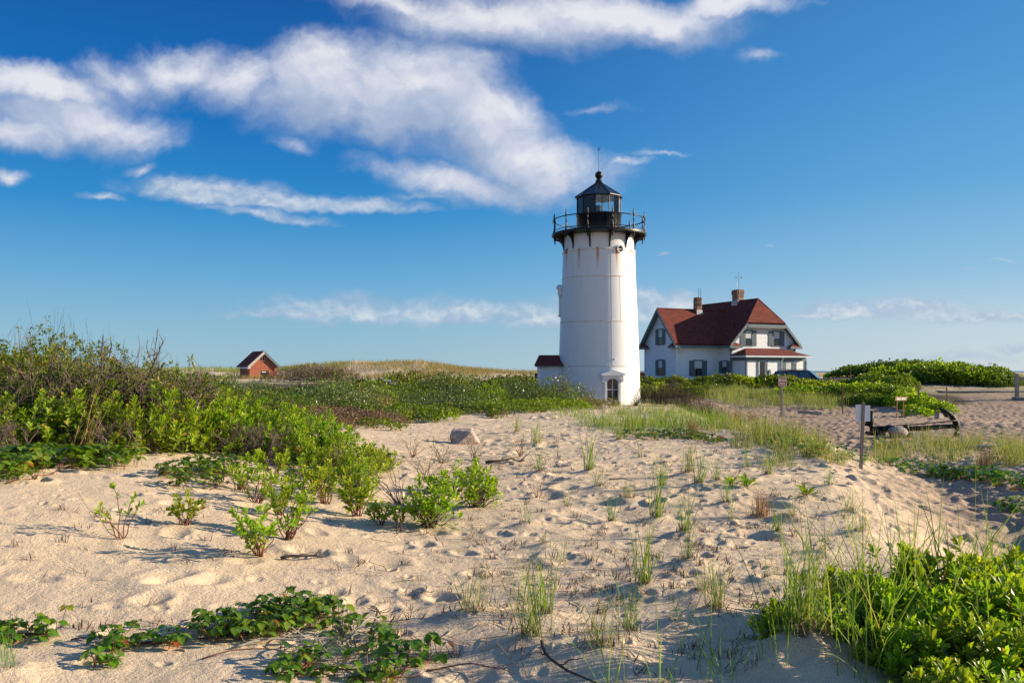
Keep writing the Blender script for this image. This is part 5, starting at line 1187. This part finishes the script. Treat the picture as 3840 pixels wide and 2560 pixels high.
for i, (px, py, s, lab) in enumerate(((1655, 1738, 1., 'bare-stemmed low shrub with few leaves below the boulder'), (1550, 1715, .9, 'thin bare shrub left of the boulder'), (1780, 1725, 1., 'wiry shrub with reddish leaves below the boulder'), (1950, 1712, .9, 'wiry shrub with a yellow green tip on the mid sand'), (2090, 1708, .9, 'single upright rusty stem on the mid sand'), (2010, 1868, .8, 'low sprig with few leaves among the stubble'), (1500, 1900, 1.2, 'leafless wiry shrub between the thicket and the bushy shrub'), (1600, 1800, 1.1, 'bare wiry shrub behind the bushy shrubs'))):
    e = seedling(90+i, .5 if i != 4 else .5, 6 if i not in (4, 5) else 2, .36 if i != 4 else .06, .04, 'wiry_shrub', 9 if i != 4 else 0, 'barkr' if i % 2 else 'bark', 4 if i not in (6,) else 0); put(e, hit(px, py), s); tag(e, lab, 'shrub')

# ------------------------------------------------------------------ dead stubble and litter: past counting
g = np.random.default_rng(101); mb = MB()
def stubble(n, px0, px1, py0, py1, pw, seed):
    g = np.random.default_rng(seed)
    for _ in range(n):
        px = px0+(px1-px0)*g.random(); py = py0+(py1-py0)*g.random()**pw
        q = hit(px, py)
        if hollow(q[0], q[1]) > .25: continue
        k = g.integers(4, 16); flat = g.random() < .75; L = (.05+.05*g.random())*(1.3 if flat else .9)
        B = np.column_stack([q[0]+.035*g.normal(size=k), q[1]+.035*g.normal(size=k), np.full(k, q[2]-.006)])
        grass_mesh(mb, B, np.full(k, L), g, (.6, 1.5) if flat else (.0, .7), (0, .3), .008, 5, azmean=g.random()*6.28, azspread=1.2 if flat else 3.2)
stubble(380, 1750, 3250, 1640, 2300, 1.1, 1); stubble(60, 0, 1800, 1900, 2400, 1., 2); stubble(90, 1300, 2400, 2050, 2500, 1., 3); stubble(240, 1600, 2900, 1580, 1800, 1., 4); stubble(60, 2300, 3100, 2100, 2560, 1., 5)
tag(mb.build('dead_stubble', M['stub']), 'brown stubs of dead grass scattered over the sand', 'stubble', kind='stuff')
mb = MB(); B = []
for _ in range(420):
    q = hit(1350+1600*g.random(), 1620+880*g.random()**1.2); B.append(q)
for _ in range(160): B.append(hit(1850+350*g.normal()*.5, 1735+16*g.normal()))
B = np.array(B); n = len(B); az = g.random(n)*6.28; L = .12+.3*g.random(n); tt = np.linspace(0, 1, 6)
cv = .5*g.normal(size=(n, 1)); ang = az[:, None]+cv*tt; X = B[:, :1]+np.cumsum(np.cos(ang), 1)*L[:, None]/6; Y = B[:, 1:2]+np.cumsum(np.sin(ang), 1)*L[:, None]/6
mb.tubes(np.stack([X, Y, ztop(X, Y)+.008], 2), np.full((n, 6), .0028), 3, 0, g.random(n), cap=False)
tag(mb.build('straw_litter', M['straw']), 'pale straw and dead stems lying on the sand', 'litter', kind='stuff')
# bleached twigs round the near vine
def twig_on_sand(px, py, L, az, r, matn, label, seed, kids=5, name='dead_branch', lift=.03):
    g = np.random.default_rng(seed); q = hit(px, py); tt = np.linspace(0, 1, 9); ang = az+.5*np.sin(tt*3+seed)
    X = q[0]+np.cumsum(np.cos(ang))*L/9; Y = q[1]+np.cumsum(np.sin(ang))*L/9; Z = ztop(X, Y)+r+lift*np.sin(tt*math.pi)
    P = np.stack([X, Y, Z], 1)-q; mb = MB(); mb.tubes(P, r*np.linspace(1, .35, 9), 7)
    for k in range(kids):
        i = g.integers(2, 8); d = unit(np.array([math.cos(ang[i]+g.choice([-1, 1])*.8), math.sin(ang[i]+g.choice([-1, 1])*.8), .35*g.random()])); l = L*(.15+.3*g.random())
        pl = polyl(P[i][None], P[i][None]+d[None]*l, 5, g, .1); mb.tubes(pl, (r*.45*np.linspace(1, .3, 5))[None], 5)
    o = mb.build(name, M[matn], None, True); o.location = q; return tag(o, label, 'branch')
twig_on_sand(820, 2440, .7, .1, .008, 'dead', 'long bleached twig under the biggest vine heap', 1)
twig_on_sand(960, 2420, .55, -.5, .007, 'dead', 'forked bleached twig below the biggest vine heap', 2)
twig_on_sand(1000, 2540, .9, .5, .007, 'barkr', 'reddish bare runner stem slanting up from the bottom edge', 3, 3)
twig_on_sand(1180, 2400, .6, -.9, .008, 'dead', 'bleached twig leaning out among the sparse vine', 4, 6, lift=.12)
twig_on_sand(1250, 2420, .5, .9, .007, 'dead', 'bleached branching twig near the vine tail', 5, 7, lift=.14)
twig_on_sand(1370, 2380, .45, 1.2, .009, 'barkd', 'dark knotted twig beside the vine tail', 6, 6, lift=.1)
twig_on_sand(1340, 2520, .5, .2, .006, 'dead', 'fine bleached twig at the bottom of the vine tail', 7, 5)
twig_on_sand(700, 2490, .8, .25, .005, 'barkr', 'thin red stem lying below the small vine patch', 8, 2)
twig_on_sand(230, 2400, .5, .03, .005, 'barkr', 'red runner stem reaching toward the small vine patch', 9, 1)
twig_on_sand(1030, 2100, .45, .7, .016, 'barkd', 'half buried dark root beside the tall leafy sprout', 10, 3, 'buried_root')
twig_on_sand(2030, 2450, .75, -1.05, .013, 'barkd', 'dark gnarled root running down the near sand', 11, 2, 'buried_root')
twig_on_sand(1800, 1740, .9, .1, .03, 'barkd', 'dark driftwood root on the mid sand below the boulder', 12, 5, 'driftwood')
twig_on_sand(1040, 1960, .5, 2.7, .007, 'barkd', 'thin root trailing over the sand in front of the thicket', 13, 2, 'buried_root')
twig_on_sand(2270, 1800, .5, -.5, .010, 'barkd', 'short dark stick among the grass tufts', 14, 1)
twig_on_sand(1560, 2530, .6, .15, .006, 'barkr', 'reddish twig right of the vine tail', 15, 3)
# lichen cushions by the vine tail
mb = MB(); q = np.array([hit(1290+60*g.normal()*.4, 2400+60*g.normal()*.5) for _ in range(60)]); q = np.concatenate([q, [hit(1420+20*g.normal(), 2540+14*g.normal()) for _ in range(30)]])
for _ in range(5): mb.stamp(LQ, q+.03*rsph(len(q), g)*[1, 1, .3]+[0, 0, .01], frames(rsph(len(q), g)+[0, 0, .6], rsph(len(q), g)), np.full(len(q), .03))
tag(mb.build('lichen', M['moss']), 'pale lichen on the sand under the vine tail', 'lichen', kind='stuff')

# ------------------------------------------------------------------ boulders
def boulder(name, loc, sx, sy, sz_, seed, matn, rz, label, cut=.75, n=26):
    g = np.random.default_rng(seed); u = np.linspace(0, 2*math.pi, 2*n, endpoint=False); v = np.linspace(-.5*math.pi, .5*math.pi, n)
    U, W = np.meshgrid(u, v); D = np.stack([np.cos(W)*np.cos(U), np.cos(W)*np.sin(U), np.sin(W)], 2)
    r = np.ones(U.shape)
    for _ in range(11):
        nrm = unit(g.normal(size=3)); d = D@nrm; lim = cut+.2*g.random(); r = np.minimum(r, np.where(d > .05, lim/np.maximum(d, .05), 9))
    r = r*(1+.05*fbm(U*2+seed, W*3, seed, 4)+.02*fbm(U*7, W*9, seed+5, 3)); r[:, 0] = r[:, 0]
    P = D*r[..., None]*np.array([sx, sy, sz_]); idx = np.arange(P.shape[0]*P.shape[1]).reshape(P.shape[:2]); a, b = idx[:-1], idx[1:]
    q = np.stack([a, np.roll(a, -1, 1), np.roll(b, -1, 1), b], -1).reshape(-1, 4); mb = MB(); mb.add(P.reshape(-1, 3), [q]); o = mb.build(name, M[matn], None, False); o.location = loc; o.rotation_euler = (0, .0, rz)
    return tag(o, label, 'boulder')
q = hit(1735, 1665); bo = boulder('boulder', q+np.array([0, .2, .10]), .47, .34, .36, 4, 'stone', .2, 'pale pink granite boulder half sunk in the sand', .62); bo.rotation_euler = (0, R(14), .2)

# ------------------------------------------------------------------ signs, posts, anchor, car
def post_(name, p, h, w_, matn, label, cat, tilt=0., group=None):
    mb = MB(); mb.box(-w_/2, w_/2, -w_/2, w_/2, -.2, h, bev=min(.008, w_*.15)); o = mb.build(name, M[matn]); o.location = p; o.rotation_euler = (0, R(tilt), .2); return tag(o, label, cat, group)
# BEACH sign
p = at(2932, 49.5); e = empty('beach_sign', p, R(16), 'dark red sign reading BEACH with a white arrow on a grey post', 'sign')
hz = zpx(1413, 49.5)-p[2]; sw = .53
mb = MB(); mb.box(-.06, .06, -.05, .05, -.3, hz-.02, bev=.01); mb.build('post', M['wood'], e)
mb = MB(); mb.box(-sw/2, sw/2, -.075, -.052, hz-.52, hz, bev=.006); bd = mb.build('board', M['signred'], e)
mb = MB(); bw_ = .018
for x0, x1, z0, z1 in ((-sw/2+.006, sw/2-.006, hz-.024, hz-.008), (-sw/2+.006, sw/2-.006, hz-.512, hz-.496), (-sw/2+.006, -sw/2+.022, hz-.496, hz-.024), (sw/2-.022, sw/2-.006, hz-.496, hz-.024)): mb.box(x0, x1, -.0785, -.0765, z0, z1)
mb.build('border', M['signwhite'], bd)
mb = MB(); st = .016
LET = {'B': [(0, 0, 0, 1), (0, 1, .6, 1), (0, .52, .6, .52), (0, 0, .65, 0), (.62, .58, .62, .95), (.66, .05, .66, .47)], 'E': [(0, 0, 0, 1), (0, 1, .62, 1), (0, .5, .5, .5), (0, 0, .62, 0), (.62, .84, .62, 1), (.62, 0, .62, .16)], 'A': [(0, 0, .36, 1), (.72, 0, .36, 1), (.16, .35, .56, .35), (-.1, 0, .1, 0), (.6, 0, .84, 0)],
       'C': [(.08, .2, .08, .8), (.08, .8, .25, 1), (.25, 1, .5, 1), (.5, 1, .64, .82), (.08, .2, .25, 0), (.25, 0, .5, 0), (.5, 0, .64, .18), (.64, .72, .64, 1)], 'H': [(0, 0, 0, 1), (.66, 0, .66, 1), (0, .5, .66, .5), (-.1, 0, .12, 0), (-.1, 1, .12, 1), (.54, 0, .78, 0), (.54, 1, .78, 1)]}
lh, lw = .115, .092; x = -2.5*lw+.012
for ch in 'BEACH':
    for x0, z0, x1, z1 in LET[ch]:
        a = np.array([x+x0*lw*.82, hz-.25+z0*lh]); b = np.array([x+x1*lw*.82, hz-.25+z1*lh]); d = b-a; L_ = np.linalg.norm(d)+1e-9; d /= L_; nrm = np.array([-d[1], d[0]])*st/2; a2, b2 = a-d*st*.4, b+d*st*.4
        v = [(*(a2-nrm), 0), (*(b2-nrm), 0), (*(b2+nrm), 0), (*(a2+nrm), 0)]; mb.add([(q[0], -.0785, q[1]) for q in v], [[[0, 1, 2, 3]]])
    x += lw
mb.build('lettering', M['signwhite'], bd)
mb = MB(); mb.box(-.10, .16, -.0785, -.0765, hz-.395, hz-.365); mb.add([(-.18, -.0785, hz-.38), (-.08, -.0785, hz-.425), (-.08, -.0785, hz-.335)], [[[0, 1, 2]]]); mb.build('arrow', M['signwhite'], bd)
# blank backs of signs on the post by the hollow
p = hit(3228, 1758); Y = p[1]; k_ = Y/F
e = empty('trail_sign', p, R(8), 'wooden stake with two white sign backs beside the hollow path', 'sign')
H_ = (1758-1508)*k_
mb = MB(); mb.box(-.025, .025, -.02, .02, -.4, H_, bev=.006); o = mb.build('post', M['wood'], e); o.rotation_euler = (0, R(2.5), 0)
for x0, x1, zt, zb, y in ((-22, 8, 1517, 1580, .024), (6, 38, 1520, 1580, .032)):
    mb = MB(); mb.box(x0*k_+.02, x1*k_+.02, y, y+.006, (1758-zb)*k_, (1758-zt)*k_, bev=.002); mb.build('panel', M['alu'], e)
# low arrow board
p = at(3378, 47.5); s_ = 47.5/F
e = empty('arrow_sign', p, R(26), 'low tan board with two white arrows pointing along the path', 'sign')
zt = zpx(1487, 47.5)-p[2]
mb = MB(); mb.box(-30*s_, 30*s_, -.03, 0, zt-14.5*s_, zt, bev=.005); bd = mb.build('board', M['tan'], e)
for x in (-19, 16): mb = MB(); mb.box(x*s_-.025, x*s_+.025, .001, .04, -.2, zt-.03); mb.build('leg', M['woodb'], e)
for x in (-12, 13):
    mb = MB(); c = x*s_; zc = zt-7.5*s_; mb.box(c-.06, c+.15, -.0345, -.0325, zc-.03, zc+.03); mb.add([(c-.19, -.0345, zc), (c-.05, -.0345, zc-.085), (c-.05, -.0345, zc+.085)], [[[0, 1, 2]]]); mb.build('arrow', M['signwhite'], bd)
# rope barrier
p = at(3492, 52); s_ = 52/F
e = empty('rope_barrier', p, 0, 'two tan stakes joined by two ropes in front of the rose thicket', 'barrier')
for x, t0 in ((-48, 1437), (58, 1449)):
    mb = MB(); zt = zpx(t0, 52)-p[2]; mb.box(x*s_-.03, x*s_+.03, -.03, .03, -.3, zt, bev=.006); mb.build('post', M['tan'], e)
for z0, z1 in ((1443, 1455), (1484, 1492)):
    mb = MB(); tt = np.linspace(-48, 58, 9); a = np.linspace(0, 1, 9); z = (zpx(z0, 52)*(1-a)+zpx(z1, 52)*a)-p[2]-.06*np.sin(a*math.pi); mb.tubes(np.stack([tt*s_, np.full(9, -.035), z], 1), np.full(9, .024), 6); mb.build('rope', M['rope'], e)
# wooden frame at the far end of the walk
p = at(3814, 57); s_ = 57/F
e = empty('wooden_gateway', p, 0, 'grey wooden post with a top rail at the end of the boardwalk', 'gateway')
zt = zpx(1400, 57)-p[2]
mb = MB(); mb.box(-.10, .10, -.08, .08, -.3, zt, bev=.012); o = mb.build('post', M['plank'], e); o.rotation_euler = (0, R(-1.5), 0)
mb = MB(); mb.box(3.2, 3.4, -.08, .08, -.3, zt, bev=.012); mb.build('post', M['plank'], e)
mb = MB(); mb.box(.11, 3.19, -.05, .05, zt-.42, zt-.24, bev=.01); mb.build('rail', M['plank'], e)
mb = MB(); mb.box(-.24, .5, -.3, .2, -.2, .16, bev=.02); mb.build('footing', M['stoneg'], e)
# boardwalk edge
p = at(3700, 61); e = empty('boardwalk', p, 0, 'long flat boardwalk of grey boards under the rose mound', 'boardwalk')
for k in range(5): mb = MB(); mb.box(-3.4+k*2., -1.43+k*2., -.6, .6, -.06+.01*(k % 2), .04+.01*(k % 2), bev=.01); mb.build('plank_section', M['plank'], e)
# timber baulk lying on the bank
p = at(3035, 49); mb = MB(); mb.box(-.65, .65, -.09, .09, .12, .3, bev=.015); o = mb.build('timber_beam', M['plank']); o.location = p; o.rotation_euler = (0, R(4), R(-12)); tag(o, 'pale timber beam lying on the sand bank by the beach sign', 'beam')
# stakes
post_('marker_stake', at(3160, 50.), zpx(1440, 50)-gz(*at(3160, 50.)[:2]), .06, 'woodb', 'brown stake in the grass between the two red and tan signs', 'stake')
post_('marker_stake', at(3190, 62.5), zpx(1375, 62.5)-gz(*at(3190, 62.5)[:2]), .06, 'woodb', 'brown stake sticking out of the roses at the end of the car', 'stake')
post_('marker_stake', at(2492, 47.2), zpx(1430, 47.2)-gz(*at(2492, 47.2)[:2]), .05, 'rope', 'thin orange stake behind the brown scrub', 'stake')
post_('marker_pole', at(3583, 78), zpx(1362, 78)-gz(*at(3583, 78)[:2]), .08, 'wood', 'short grey pole rising from behind the rose mound', 'pole')
post_('marker_pole', at(3757, 90), zpx(1378, 90)-gz(*at(3757, 90)[:2]), .11, 'wood', 'grey pole on the grass flat behind the rose mound', 'pole', -3)
post_('marker_pole', at(745, 120), zpx(1357, 120)-gz(*at(745, 120)[:2]), .06, 'plank', 'thin pale pole on the dune by the brick building', 'pole')
mb = MB(); pts = [(-.22, -.3), (.22, -.3), (.22, .95)]+[(.22*math.cos(u), .95+.2*math.sin(u)) for u in np.linspace(0, math.pi, 9)]+[(-.22, .95)]
mb.poly_prism(pts[::-1], .12); o = mb.build('rusty_marker', M['signred']); p = at(2409, 72); p[2] = zpx(1397, 72)-1.1; o.location = p; tag(o, 'round-topped rust red marker between lighthouse and house', 'marker')
mb = MB(); mb.box(-.75, .75, -.3, .3, -.07, 0, bev=.02); p = at(3620, 82); p[2] = zpx(1388, 82); e = empty('bench', (p[0], p[1], gz(p[0], p[1])), .1, 'dark flat bench on the skyline behind the rose mound', 'bench'); o = mb.build('seat', M['wood'], e); o.location = (0, 0, p[2]-gz(p[0], p[1]))
for x in (-.6, .6): mb = MB(); mb.box(x-.05, x+.05, -.2, .2, -.2, p[2]-gz(p[0], p[1])-.075); mb.build('leg', M['wood'], e)
# information panel among the bushes
p = at(1462, 58); zt = zpx(1432, 58)-p[2]; e = empty('information_panel', p, R(20), 'tilted grey panel on a post among the bushes', 'panel')
mb = MB(); mb.box(-.06, .06, -.05, .05, -.2, zt-.1); mb.build('post', M['wood'], e)
mb = MB(); mb.box(-.45, .45, -.3, .3, -.02, .03, bev=.01); o = mb.build('panel', M['steel'], e); o.location = (0, 0, zt); o.rotation_euler = (R(25), R(14), 0)
# dark iron stake in the near shade
p = hit(2865, 2405); e = empty('iron_stake', p, .3, 'short dark iron stake stuck in the shaded near sand', 'stake')
mb = MB(); mb.tubes([(0, 0, -.05), (0, 0, .07)], [.022, .021], 8); mb.tubes([(0, 0, .055), (0, 0, .075)], [.034, .034], 8); mb.build('sleeve', M['rust'], e)
mb = MB(); mb.tubes([(0, 0, .07), (.004, 0, .19)], [.017, .016], 8); mb.build('rod', M['rust'], e)
mb = MB(); mb.tubes([(.02, 0, .065), (.06, -.01, .05), (.08, -.01, .03)], [.006, .006, .003], 5); mb.build('wire', M['rust'], e)
# anchor
p = at(3420, 31.5); s_ = 31.5/F
e = empty('old_anchor', p, R(4), 'big rusty black ship anchor lying on the sand beyond the white sign backs', 'anchor')
A = lambda px, py, dy=0.: np.array([(px-3420)*s_, dy, zpx(py, 31.5)-p[2]])
mb = MB(); P = [A(3265, 1612, .1), A(3360, 1608, .06), A(3440, 1606, .02), A(3580, 1598, 0)]; mb.tubes(P, [.105, .10, .09, .08], 8); mb.build('shank', M['rust'], e, True)
ctr = [(3525, 1529), (3550, 1540), (3575, 1560), (3592, 1585), (3597, 1605), (3594, 1628), (3583, 1650), (3576, 1662)]
P = np.array([A(a, b, .0) for a, b in ctr]); mb = MB(); mb.tubes(P, [.012, .06, .095, .12, .125, .11, .08, .03], 10); mb.build('arm', M['rust'], e, True)
mb = MB(); mb.slab([A(3527, 1530, -.02), A(3552, 1562, -.18), A(3562, 1562, .2)], .035); mb.build('fluke', M['rust'], e)
mb = MB(); P = [A(3280, 1608, .25), A(3264, 1580, .22), A(3270, 1548, .2)]; mb.tubes([A(3262, 1598, .2), A(3274, 1544, .22)], [.145, .12], 12); mb.tubes([A(3274, 1544, .22), A(3274, 1540, .22)], [.12, .06], 12); mb.build('stock', M['rust'], e, True)
th = np.linspace(0, 2*math.pi, 17); c_ = A(3388, 1612, -.16); mb = MB(); mb.tubes(np.stack([c_[0]+.08*np.cos(th)*.4, c_[1]+.0*th-.05*np.cos(th), c_[2]-.03+.22*np.sin(th)], 1), np.full(17, .06), 8); mb.build('shackle', M['rust'], e, True)
mb = MB(); a = np.linspace(0, 1, 9); q0, q1 = A(3250, 1599, -.1), A(3590, 1575, -.14); P = q0[None]*(1-a[:, None])+q1[None]*a[:, None]; P[:, 2] -= .03*np.sin(a*math.pi); mb.tubes(P, np.full(9, .022), 6); P = np.array([A(3560, 1575, -.15), A(3556, 1560, -.12), A(3530, 1535, -.05)]); mb.tubes(P, [.014]*3, 6); mb.build('chain', M['rust'], e, True)
mb = MB(); mb.box(A(3247, 0)[0], A(3305, 0)[0], -.25, .15, A(0, 1630)[2], A(0, 1616)[2], bev=.02); mb.build('block', M['rust'], e)
q = p+np.array([-72*s_, -.25, .02]); boulder('boulder', q+np.array([.05, 0, .16]), .42, .32, .32, 8, 'stoneg', .4, 'grey brown boulder propping the black anchor', .66)
q = p+np.array([-135*s_, -.2, 0]); boulder('boulder', q+np.array([.05, 0, .06]), .25, .2, .14, 9, 'stoneg', 1., 'small stone at the stock end of the anchor', .7)
mb = MB(); mb.box(-.28, .28, -.16, .16, -.1, .26, bev=.02); o = mb.build('wooden_block', M['plank']); o.location = p+np.array([4*s_, -.2, -.02]); o.rotation_euler = (0, 0, .3); tag(o, 'square timber block under the anchor shank', 'timber')
mb = MB(); mb.box(-.2, .2, -.14, .14, -.08, .22, bev=.02); o = mb.build('wooden_block', M['plank']); o.location = at(3521, 46)+np.array([0, 0, .12]); o.rotation_euler = (0, .2, .5); tag(o, 'pale block at the foot of the roses behind the anchor tip', 'timber')
mb = MB(); P = np.array([[0, 0, .05], [.6, .05, .1], [1.3, .0, .12], [1.9, .05, .10], [2.3, 0, .02]]); mb.tubes(P, [.05, .06, .055, .045, .02], 8); o = mb.build('driftwood', M['dead'], None, True); o.location = hit(3620, 1690); tag(o, 'long bleached driftwood pole in the grass before the anchor', 'driftwood')

# ------------------------------------------------------------------ parked car behind the hedge, nose to the right
YC = 70.5; pc = at(3022, YC); pc[2] = zpx(1387, YC)-1.92
car = empty('parked_car', pc, R(-28), 'dark navy estate car parked behind the roses beside the porch', 'car')
# x forward, y to its left; sections along the length: (x, belt half width, belt height, roof half width, roof height)
def loft(mb, secs, mat=0):
    k = len(secs[0]); V = np.concatenate(secs); n = len(secs); f = []
    for i in range(n-1):
        for j in range(k): f.append([i*k+j, i*k+(j+1) % k, (i+1)*k+(j+1) % k, (i+1)*k+j])
    mb.add(V, [f]); b = mb.n-len(V); mb.F.append((np.array([list(range(k-1, -1, -1))])+b, mat, np.array([.5]))); mb.F.append((np.array([list(range(k))])+b+(n-1)*k, mat, np.array([.5])))
def sec(x, hw, zb, zt): r = .12; return np.array([(x, -hw+.05, zb), (x, -hw, zb+.2), (x, -hw, zt-r), (x, -hw+r*.6, zt), (x, hw-r*.6, zt), (x, hw, zt-r), (x, hw, zb+.2), (x, hw-.05, zb)])
mb = MB(); loft(mb, [sec(-2.72, .86, .5, 1.12), sec(-2.62, .97, .35, 1.2), sec(-1.6, 1., .32, 1.22), (sec(.9, 1., .32, 1.2)), sec(1.2, 1., .32, 1.17), sec(2.2, .97, .34, 1.12), sec(2.6, .9, .38, 1.04), sec(2.72, .8, .45, .95)]); mb.build('body', M['carpaint'], car, True)
mb = MB(); top = [(-2.55, .78, 1.5), (-2.3, .76, 1.84), (-1.2, .76, 1.91), (-.2, .76, 1.91), (.35, .76, 1.87), (1.0, .84, 1.25)]
secs = []
for x, hw, zt in top: secs.append(np.array([(x-(.1 if x < -2 else 0)+(.12 if x > .5 else 0), -.94, 1.16), (x, -hw, zt-.06), (x, -hw+.1, zt), (x, hw-.1, zt), (x, hw, zt-.06), (x-(.1 if x < -2 else 0)+(.12 if x > .5 else 0), .94, 1.16)]))
loft(mb, secs); mb.build('cabin', M['carpaint'], car)
def glassq(P, nm='side_window'): mb = MB(); P = np.array(P, float); n = np.cross(P[1]-P[0], P[2]-P[0]); n /= np.linalg.norm(n); mb.add(P+n*.012, [[list(range(len(P)))]]); return mb.build(nm, M['carglass'], car)
def yy_(z): return -(.94-(z-1.16)/(1.85-1.16)*(.94-.76))
for x0, x1, x2, x3 in ((-2.3, -1.45, -1.45, -2.2), (-1.33, -.5, -.5, -1.33), (-.38, .62, .28, -.38)):
    glassq([(x0, yy_(1.24), 1.24), (x1, yy_(1.24), 1.24), (x2, yy_(1.78), 1.78), (x3, yy_(1.78), 1.78)])
    glassq([(x0, -yy_(1.24), 1.24), (x3, -yy_(1.78), 1.78), (x2, -yy_(1.78), 1.78), (x1, -yy_(1.24), 1.24)])
glassq([(1.02, -.80, 1.28), (1.02, .80, 1.28), (.43, .68, 1.80), (.43, -.68, 1.80)], 'windscreen')
for s_ in (-1, 1):
    mb = MB(); mb.tubes([(-2.1, s_*.68, 1.9), (-2., s_*.68, 1.97), (.0, s_*.68, 1.97), (.1, s_*.68, 1.9)], [.02]*4, 6); mb.build('roof_rail', M['carpaint'], car, True)
    mb = MB(); mb.box(.55, .72, s_*1.12-.1, s_*1.12+.1, 1.22, 1.38, bev=.03); mb.build('wing_mirror', M['carpaint'], car)
    mb = MB(); mb.box(2.62, 2.74, s_*.62-.18, s_*.62+.18, .72, .92, bev=.02); mb.build('headlight', M['chrome'], car)
    for x in (-1.75, 1.72):
        mb = MB(); mb.lathe([(.2, -.1), (.36, -.12), (.39, -.05), (.39, .05), (.36, .12), (.2, .1)], 28, cap=False); V = mb.V[0]; mb.V[0] = np.stack([V[:, 0]+x, V[:, 2]+s_*.92, V[:, 1]+.39], 1); w_ = mb.build('wheel', M['rubber'], car, True)
        mb = MB(); mb.lathe([(0.01, .06), (.15, .08), (.21, .1)], 20, cap=False); V = mb.V[0]; mb.V[0] = np.stack([V[:, 0]+x, V[:, 2]*s_+s_*.92, V[:, 1]+.39], 1); mb.build('rim', M['chrome'], w_)
mb = MB(); mb.box(2.55, 2.8, -.85, .85, .42, .62, bev=.04); mb.build('bumper', M['chrome'], car)

# ------------------------------------------------------------------ labels of the repeated plants: told apart by their rank from things one can find
LAND = {'the granite boulder': hit(1735, 1665), 'the lighthouse': np.array([LX, LY-2, 0]), 'the white sign backs': hit(3228, 1758), 'the iron stake': hit(2865, 2405), 'the russet grass bunch on the sand': hit(2853, 1942), 'the near edge of the sand': np.array([0, 3.5, 0]), 'the spindly sprout': hit(453, 2024), 'the brick building': np.array([-37., 122, 0])}
ORD = ['', 'second ', 'third ', 'fourth ', 'fifth ', 'sixth ', 'seventh ', 'eighth ', 'ninth ', 'tenth ', 'eleventh ', 'twelfth ', 'thirteenth ', 'fourteenth ', 'fifteenth ', 'sixteenth ', 'seventeenth ', 'eighteenth ']
def words(kinds):
    by = {}
    for o, w_, gp, cat in PLANTS: by.setdefault(w_, []).append((o, gp, cat))
    for w_, lst in by.items():
        rank = {}
        for nm, q in LAND.items():
            for r, (o, gp, cat) in enumerate(sorted(lst, key=lambda a: math.hypot(a[0].location.x-q[0], a[0].location.y-q[1]))): rank.setdefault(o.name, []).append((r, nm))
        for o, gp, cat in lst:
            r, nm = min(rank[o.name]); tag(o, f'{w_}, {ORD[min(r, 17)]}closest to {nm}', cat, gp)
words(None)
